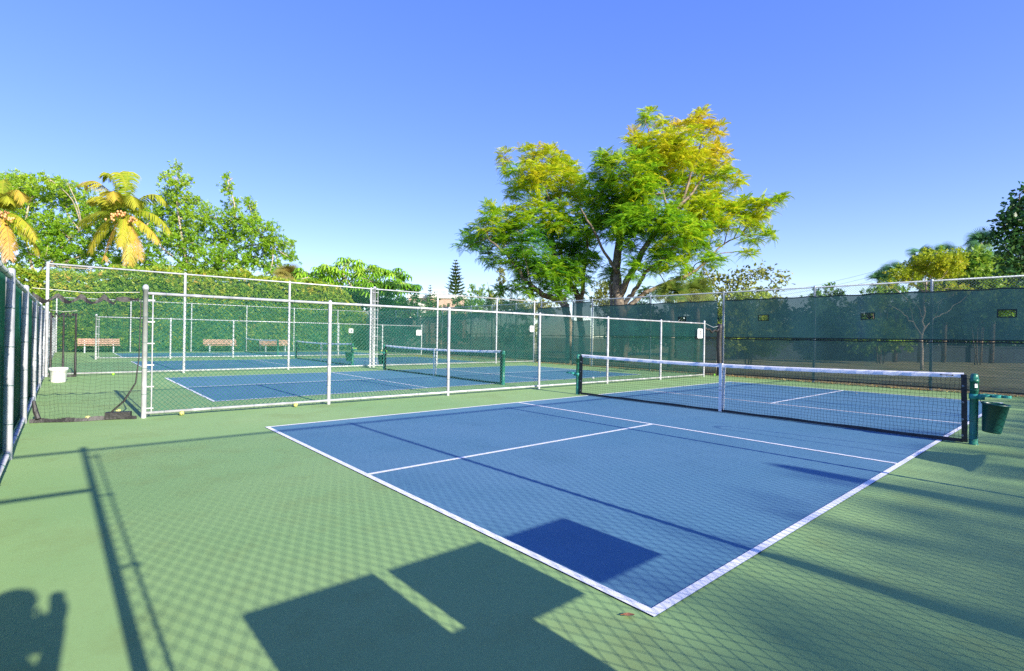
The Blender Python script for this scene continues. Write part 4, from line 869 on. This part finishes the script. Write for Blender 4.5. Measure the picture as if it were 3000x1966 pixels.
bush('pale_tree', 'pale olive tree in the gap between the two feathery trees', 46, [(1768, 840, 26, 26), (1790, 870, 28, 26), (1752, 880, 26, 22), (1780, 905, 40, 24)], OLVM, 0.42, 3.0, .35, cat='tree')
SEA = [(2090, 825, 38, 28), (2152, 822, 46, 32), (2202, 802, 38, 26), (2242, 800, 34, 22), (2292, 815, 26, 18), (2182, 852, 58, 22), (2252, 848, 46, 20), (2120, 855, 48, 18), (2060, 795, 28, 28), (2150, 890, 80, 26), (2240, 890, 60, 24)]
bush('sea_grape', 'rounded olive leaved tree right of the tall yellow tree', 36, SEA, OLVM, 0.30, 2.4, .4, 'big', cat='tree', limbs=[([(2160, 1030), (2160, 900), (2180, 840)], .2, .06), ([(2160, 900), (2250, 850), (2285, 820)], .12, .03), ([(2160, 910), (2100, 840), (2070, 800)], .12, .04)], base_px=2160)
bush('shrub', 'bright green bush peeping over the windscreen at the fence post', 26, [(2150, 876, 40, 12), (2200, 872, 44, 13), (2240, 882, 30, 14), (2180, 910, 70, 26)], GRNM, 0.32, 2.6, .95)
bush('shrub', 'small green shrub under the power lines right of the rounded tree', 40, [(2420, 856, 34, 14), (2385, 868, 26, 12), (2450, 868, 26, 12), (2420, 900, 60, 30)], GRNM, 0.4, 2.6, .5)
# right hand trees
bush('yellow_tree', 'small yellow leaved tree with pale bare branches behind the windscreen', 25, [(2690, 800, 50, 24, 1), (2760, 790, 40, 26, 1), (2720, 770, 48, 26), (2680, 782, 28, 22), (2772, 772, 42, 28), (2742, 742, 28, 13), (2800, 762, 28, 28), (2632, 802, 24, 16), (2662, 818, 38, 18), (2772, 804, 36, 18), (2790, 845, 40, 12), (2600, 830, 20, 10)], YELM, 0.24, 4.0, .36, cat='tree', bark=BARKP, base_px=2702,
     limbs=[([(2701, 1040), (2702, 960), (2706, 900), (2711, 850), (2718, 790)], .10, .03), ([(2703, 985), (2672, 945, -.3), (2640, 915, -.5), (2606, 892, -.6)], .045, .012), ([(2704, 970), (2740, 932, .3), (2785, 905, .4), (2832, 866, .5)], .045, .01), ([(2706, 905), (2735, 890), (2790, 868, -.3)], .03, .01),
            ([(2711, 862), (2680, 830, .3), (2660, 808, .4)], .035, .012), ([(2711, 856), (2745, 830, -.3), (2775, 795, -.4)], .035, .012), ([(2712, 850), (2700, 800, .3), (2690, 775, .4)], .03, .01), ([(2714, 840), (2735, 790), (2745, 750)], .03, .01), ([(2675, 948, -.3), (2668, 915), (2660, 880)], .02, .008), ([(2704, 930), (2690, 900), (2672, 880)], .025, .008), ([(2740, 932, .3), (2748, 900), (2760, 875)], .02, .008)])
GT = [(2812, 795, 38, 36, 0, -.3), (2852, 775, 38, 30), (2902, 792, 56, 40), (2862, 822, 66, 30), (2792, 842, 56, 30, 0, -.2), (2952, 832, 48, 36), (2882, 862, 76, 26, 0, -.1), (2742, 852, 48, 22), (2990, 862, 30, 24), (2860, 900, 120, 36, 0, -.2)]
bush('bushy_tree', 'dense mid green tree behind the small yellow tree', 31, GT, GRNM, 0.48, 5.0, .66, cat='tree', base_px=2860)
bush('shrub', 'loose green shrub left of the small yellow tree', 30, [(2600, 852, 28, 13), (2562, 862, 36, 16), (2622, 866, 46, 13), (2580, 890, 60, 22), (2530, 885, 30, 14)], GRNM, 0.36, 2.6, .6)
DT = [(2985, 595, 22, 22), (2962, 612, 18, 18), (2942, 652, 28, 24), (2982, 662, 38, 36), (2912, 692, 22, 16), (2952, 712, 42, 30), (2992, 742, 48, 40), (2962, 782, 32, 24), (2992, 802, 30, 26), (3050, 650, 60, 90), (3060, 750, 60, 70), (3110, 680, 60, 90), (2998, 560, 10, 24)]
bush('dark_tree', 'dark glossy tree at the right edge of the photo', 19, DT, DRKM, 0.20, 4.2, .45, 'big', cat='tree', limbs=[([(3080, 1090), (3075, 900), (3060, 780)], .2, .12), ([(3060, 790), (3000, 720), (2950, 690)], .08, .03), ([(3060, 780), (3010, 640), (2985, 600)], .08, .03)], base_px=3080)
# shrub belt seen through the windscreen
for i, px in enumerate(range(1860, 3080, 135)):
    lbs = ['first', 'second', 'third', 'fourth', 'fifth', 'sixth', 'seventh', 'eighth', 'ninth', 'tenth']
    bush('shrub', 'dark shrub behind the windscreen over the low wall, %s from the left' % lbs[i], 40, [(px + rng.uniform(-20, 20), 925, 60, 36), (px - 50, 950, 55, 40), (px + 50, 950, 55, 40), (px, 985, 80, 40), (px + 20, 900, 30, 18)], DRKM, 0.55, 1.8, .55, group='shrubs behind the windscreen')
# fan palms
def fanpalm(px, py, D, r, n, mat, label, tn=0.5, trunk=0.14, group=None, low=-0.5):
    c = P(px, py, D); base = GP(px, D); t = thing('fan_palm', base, label, 'palm tree', group); b = MB(); b.tube([base, (base + c) / 2 + [.1, 0, 0], c], [trunk, trunk * .9, trunk * .8], 8); b.build('trunk', BARK, t, True)
    a = rng.uniform(0, 2 * PI, n); el = rng.uniform(low, 1.35, n); dv = np.stack([np.cos(a) * np.cos(el), np.sin(a) * np.cos(el), np.sin(el)], 1)
    V, F, T = instances([fanleaf(22, 1, 3.0, 0.35), fanleaf(20, 1, 2.6, 0.6)], np.repeat(c[None], n, 0), dv, r * rng.uniform(0.8, 1.15, n), tn + rng.normal(0, .15, n) + 0.35 * (el < -0.2), rng.normal(0, .3, n)); npmesh('crown', V, F, mat, t, T)
for px, py, D, r, n, m, lb, tn in [(1965, 866, 24, 0.8, 46, FANM, 'cabbage palm under the tall yellow tree, left of the pair', .3), (2040, 860, 24.5, 0.85, 50, FANM, 'cabbage palm under the tall yellow tree, right of the pair', .3),
        (2695, 748, 34, 0.75, 22, FANB, 'blue green fan palm crown peeping over the small yellow tree', .4), (2765, 742, 35, 0.8, 22, FANB, 'fan palm crown to the upper right of the small yellow tree', .5), (2872, 712, 36, 1.0, 26, FANB, 'tallest fan palm crown left of the dark tree', .4),
        (2905, 768, 35, 0.95, 22, FANB, 'fan palm crown half hidden by the dark tree', .6), (2575, 825, 33, 0.85, 22, FANB, 'low fan palm left of the small yellow tree', .4), (2622, 798, 34, 0.8, 16, FANB, 'small fan palm crown under the power lines', .3), (845, 815, 50, 1.4, 46, FANM, 'pale fan palm between the spired tree and the umbrella tree', .85)]:
    fanpalm(px, py, D, r, n, m, lb, tn, group='fan palms')

# ------------------------------------------------------------------ wall, buildings, power lines
def wall_run(D, px0, px1, h, label):
    a, c = GP(px0, D), GP(px1, D); d = (c - a) / np.linalg.norm(c - a); n = np.array([-d[1], d[0], 0]) * 0.12
    b = MB(); H = np.array([0, 0, h]); b.add([a - n, c - n, c + n, a + n, a - n + H, c - n + H, c + n + H, a + n + H], [(0, 1, 5, 4), (1, 2, 6, 5), (2, 3, 7, 6), (3, 0, 4, 7), (4, 5, 6, 7)])
    n2 = n * 1.5; b.add([a - n2 + H * 1.003, c - n2 + H * 1.003, c + n2 + H * 1.003, a + n2 + H * 1.003, a - n2 + H * 1.09, c - n2 + H * 1.09, c + n2 + H * 1.09, a + n2 + H * 1.09], [(0, 1, 5, 4), (1, 2, 6, 5), (2, 3, 7, 6), (3, 0, 4, 7), (4, 5, 6, 7)])
    return tag(b.build('garden_wall', CONC), label, 'wall')
wall_run(36, 1980, 3150, 1.05, 'low grey wall running behind the lawn beyond the windscreen')
def building(name, D, px0, px1, ytop, label, cat, ac=False, wins=3, mat=STUCCO):
    a, c = GP(px0, D), GP(px1, D); d = (c - a); L = np.linalg.norm(d); d /= L; n = np.array([-d[1], d[0], 0]); H = P(px0, ytop, D)[2]
    rz = math.atan2(d[1], d[0]); mid = (a + c) / 2 + n * 4; t = thing(name, (a + c) / 2, label, cat)
    b = MB(); b.box(mid + [0, 0, H / 2], (L, 8, H), rz); b.build('wall', mat, t)
    b = MB(); b.box(mid + [0, 0, H + 0.25], (L + 0.5, 8.5, 0.5), rz); b.box(mid + [0, 0, H + 0.02], (L + 0.2, 8.2, 0.12), rz); b.build('parapet', TRIM, t)
    for k in range(wins):
        p = a + d * L * (k + 0.5) / wins - n * 0.01
        f = MB(); f.box(p + [0, 0, H * 0.55], (1.6, 0.10, 1.5), rz); w1 = f.build('window', TRIM, t)
        f = MB(); f.box(p - n * 0.05 + [0, 0, H * 0.55], (1.35, 0.06, 1.25), rz); f.build('pane', GLASS, w1)
    if ac:
        for k, u in enumerate((0.50, 0.64)):
            f = MB(); p = a + d * L * u + n * 1.5 + [0, 0, H + 0.9]; f.box(p, (1.0, 1.0, 0.9), rz); f.build('air_conditioner', TRIM, t)
            f = MB(); f.box(p - n * 0.51, (0.8, 0.04, 0.7), rz); f.build('grille', GALVD, t.children[-1])
building('building', 75, 1195, 1352, 872, 'tan building with white parapet and rooftop air conditioners beyond the umbrella tree', 'building', True)
building('house', 63, 1075, 1215, 893, 'low pale house half hidden behind the umbrella tree', 'house', False, 3, TRIM)
t = thing('utility_pole', GP(2624, 90), 'distant utility pole with thin wires left of the small yellow tree', 'power line')
b = MB(); tp = P(2624, 774, 90); b.tube([GP(2624, 90), tp], [0.14, 0.1], 7); b.build('pole', BARK, t)
far_ = [P(2140, 868, 150), P(2140, 876, 150), P(2140, 884, 150)]
for k, y in enumerate((778, 792, 806)):
    p0 = P(2624, y, 90); p1 = far_[k]; p2 = P(2900, y - 14, 75)
    b = MB(); b.tube([p0 * (1 - u) + p1 * u + [0, 0, -1.2 * 4 * u * (1 - u)] for u in np.linspace(0, 1, 12)], 0.02, 4); b.tube([p0 * (1 - u) + p2 * u for u in np.linspace(0, 1, 4)], 0.02, 4); b.build('wire', INK, t)

# ------------------------------------------------------------------ unseen, towards the sun: hedge shades the right border, poles added for shadow streaks
n = 46000; t = thing('hedge', (31, 4, 0), 'very tall loose screen hedge far outside the right fence that shades the court edge', 'hedge')
y = rng.uniform(-9, 18, n); z = rng.uniform(0, 1, n) ** 0.9 * (12.72 + 0.03 * np.sin(0.9 * y) + 0.03 * np.sin(2.3 * y + 1)); x = rng.uniform(29.4, 31.5, n)
V, F, T = instances([sprig(7, 0.5, 0.24, i) for i in range(4)], np.stack([x, y, z], 1), rng.normal(size=(n, 3)), 0.30 * rng.uniform(.7, 1.3, n), 0.4 + rng.normal(0, .15, n), rng.uniform(0, 6, n)); npmesh('foliage', V, F, HEDM, t, T)
b = MB()
for yy in np.arange(-7.5, 17, 1.7): b.tube([(30.5, yy, 0), (30.5 + rng.normal(0, .2), yy + rng.normal(0, .3), 11)], [0.12, 0.03], 6)
b.build('stems', BARK, t)
for y_, zt, r_, lb in ((3.62, 4.22, 0.11, 'pole added unseen outside the right fence to cast a shadow streak, the taller one'), (1.28, 3.86, 0.07, 'pole added unseen outside the right fence to cast a shadow streak, the shorter one')):  # invented poles, put in only to cast the two broad shadow streaks
    b = MB(); b.lathe((9.0, y_, 0), [(r_ * 1.2, -0.1), (r_, zt - .1), (r_ * .6, zt), (0.001, zt + .02)], 12); tag(b.build('shadow_pole', BARKP, None, True), lb, 'pole', 'poles added outside the right fence for their shadows')

# ------------------------------------------------------------------ photographer standing in the gateway (seen only by shadow)
def person():
    root = thing('person', (1.85, -2.45, 0), 'photographer stooping in the gateway with a camera, one hand raised beside it', 'person')
    V = [(1.90, -2.46, .88), (1.86, -2.42, 1.02), (1.80, -2.36, 1.18), (1.74, -2.30, 1.30), (1.70, -2.27, 1.37), (1.67, -2.25, 1.43), (1.645, -2.235, 1.51),
         (1.86, -2.17, 1.27), (1.68, -2.15, 1.05), (1.55, -2.09, 1.29), (1.54, -2.08, 1.34),
         (1.62, -2.44, 1.27), (1.52, -2.42, 1.04), (1.46, -2.24, 1.18), (1.45, -2.20, 1.21),
         (1.96, -2.40, .84), (1.94, -2.34, .48), (2.02, -2.36, .03), (1.86, -2.30, -.01), (1.84, -2.53, .84), (1.80, -2.56, .48), (1.88, -2.60, .03), (1.72, -2.54, -.01)]
    E_ = [(0, 1), (1, 2), (2, 3), (3, 4), (4, 5), (5, 6), (3, 7), (7, 8), (8, 9), (9, 10), (3, 11), (11, 12), (12, 13), (13, 14), (0, 15), (15, 16), (16, 17), (17, 18), (0, 19), (19, 20), (20, 21), (21, 22)]
    Rr = [.15, .14, .16, .13, .06, .095, .085, .065, .048, .034, .030, .065, .048, .034, .030, .095, .065, .042, .035, .095, .065, .042, .035]
    me = bpy.data.meshes.new('body'); me.from_pydata(V, E_, []); o = bpy.data.objects.new('body', me); COL.objects.link(o)
    sk = o.modifiers.new('skin', 'SKIN'); sl = me.skin_vertices[0].data
    for i, r in enumerate(Rr): sl[i].radius = (r, r); sl[i].use_root = (i == 0)
    su = o.modifiers.new('sub', 'SUBSURF'); su.levels = 2
    bpy.context.view_layer.update(); m2 = bpy.data.meshes.new_from_object(o.evaluated_get(bpy.context.evaluated_depsgraph_get())); bpy.data.objects.remove(o)
    skin = pm('skin', (0.5, 0.30, 0.22), 0.5, 0, .08); shirt = pm('blue_shirt', (0.10, 0.16, 0.30), 0.8, 0, .1); short = pm('khaki_shorts', (0.33, 0.28, 0.2), 0.8); shoe = pm('white_shoe', (0.7, 0.7, 0.7), 0.6)
    for m in (skin, shirt, short, shoe): m2.materials.append(m)
    for p in m2.polygons:
        c = p.center; p.use_smooth = True; k = 0
        if c.z < 0.10: k = 3
        elif 0.5 < c.z < 0.95 and c.x > 1.70: k = 2
        elif 0.95 <= c.z < 1.36 and c.x > 1.66: k = 1
        p.material_index = k
    bo = bpy.data.objects.new('body', m2); COL.objects.link(bo); bo.parent = root; bo.matrix_parent_inverse = root.matrix_world.inverted()
    h = MB(); hc = Vector((1.652, -2.24, 1.49)); h.lathe(hc + Vector((.01, -.01, 0)), [(0.098, 0.0), (0.10, 0.03), (0.085, 0.065), (0.05, 0.088), (0.001, 0.095)], 20); h.build('hair', pm('dark_hair', (0.05, 0.035, 0.025), .6), root, True)
    f = MB(); d = Vector((-.75, .66, 0)); r = Vector((.66, .75, 0))
    f.lathe(hc + d * 0.10 + Vector((0, 0, -.03)), [(0.001, -.02), (.016, -.012), (.008, .02), (.001, .03)], 8)
    for s in (-1, 1): f.lathe(hc + r * s * 0.09 + Vector((0, 0, -.02)), [(.001, -.03), (.014, -.01), (.016, .015), (.001, .03)], 8)
    f.build('ear', skin, root, True)
    f = MB()
    for s in (-1, 1): f.lathe(hc + d * 0.088 + r * s * 0.033, [(.001, -.009), (.01, 0), (.001, .009)], 8)
    f.build('eye', INK, root)
    fb = MB()   # raised open hand
    w0 = np.array([1.54, -2.085, 1.325]); fb.tube([w0, w0 + [0, .003, .05], w0 + [-.005, .004, .085]], [.028, .036, .034], 8)
    for k, (dy, ln) in enumerate(((-.020, .060), (-.007, .068), (.007, .063), (.020, .052))):
        q = w0 + [-.006, dy, .085]; fb.tube([q, q + [-.012, 0, ln * .5], q + [-.035, 0, ln * .7]], [.010, .010, .007], 6)
    q = w0 + [0, -.03, .03]; fb.tube([q, q + [-.01, -.03, .025], q + [-.015, -.04, .055]], [.011, .010, .007], 6)
    w1 = np.array([1.45, -2.20, 1.21]); fb.tube([w1, w1 + [-.02, .05, .02], w1 + [-.03, .08, .03]], [.028, .034, .030], 8)
    for k, (dx, ln) in enumerate(((-.03, .06), (-.01, .07), (.01, .065), (.028, .05))):
        q = w1 + [-.03 + dx, .08 + dx * .5, .03]; fb.tube([q, q + [-.01, ln * .5, .0], q + [-.01, ln * .7, ln * .5]], [.009, .009, .007], 6)
    q = w1 + [.0, .04, .03]; fb.tube([q, q + [.01, .02, .035], q + [-.01, .05, .05]], [.011, .010, .007], 6)
    fb.build('hand', skin, root, True)
    cb = MB(); cc = CAM - FW * 0.13; cb.box(cc + [0, 0, .03], (0.20, 0.05, 0.13), math.atan2(RT[1], RT[0])); cb.box(cc + [0, 0, .105], (0.08, 0.045, 0.03), math.atan2(RT[1], RT[0]))
    tag(cb.build('camera_body', INK), 'black camera held before the photographer in the gateway', 'camera')
person()
_p = [o for o in COL.objects if o.name == 'person'][0]; _p.location = (_p.location[0], _p.location[1] + 0.055, 0.05)
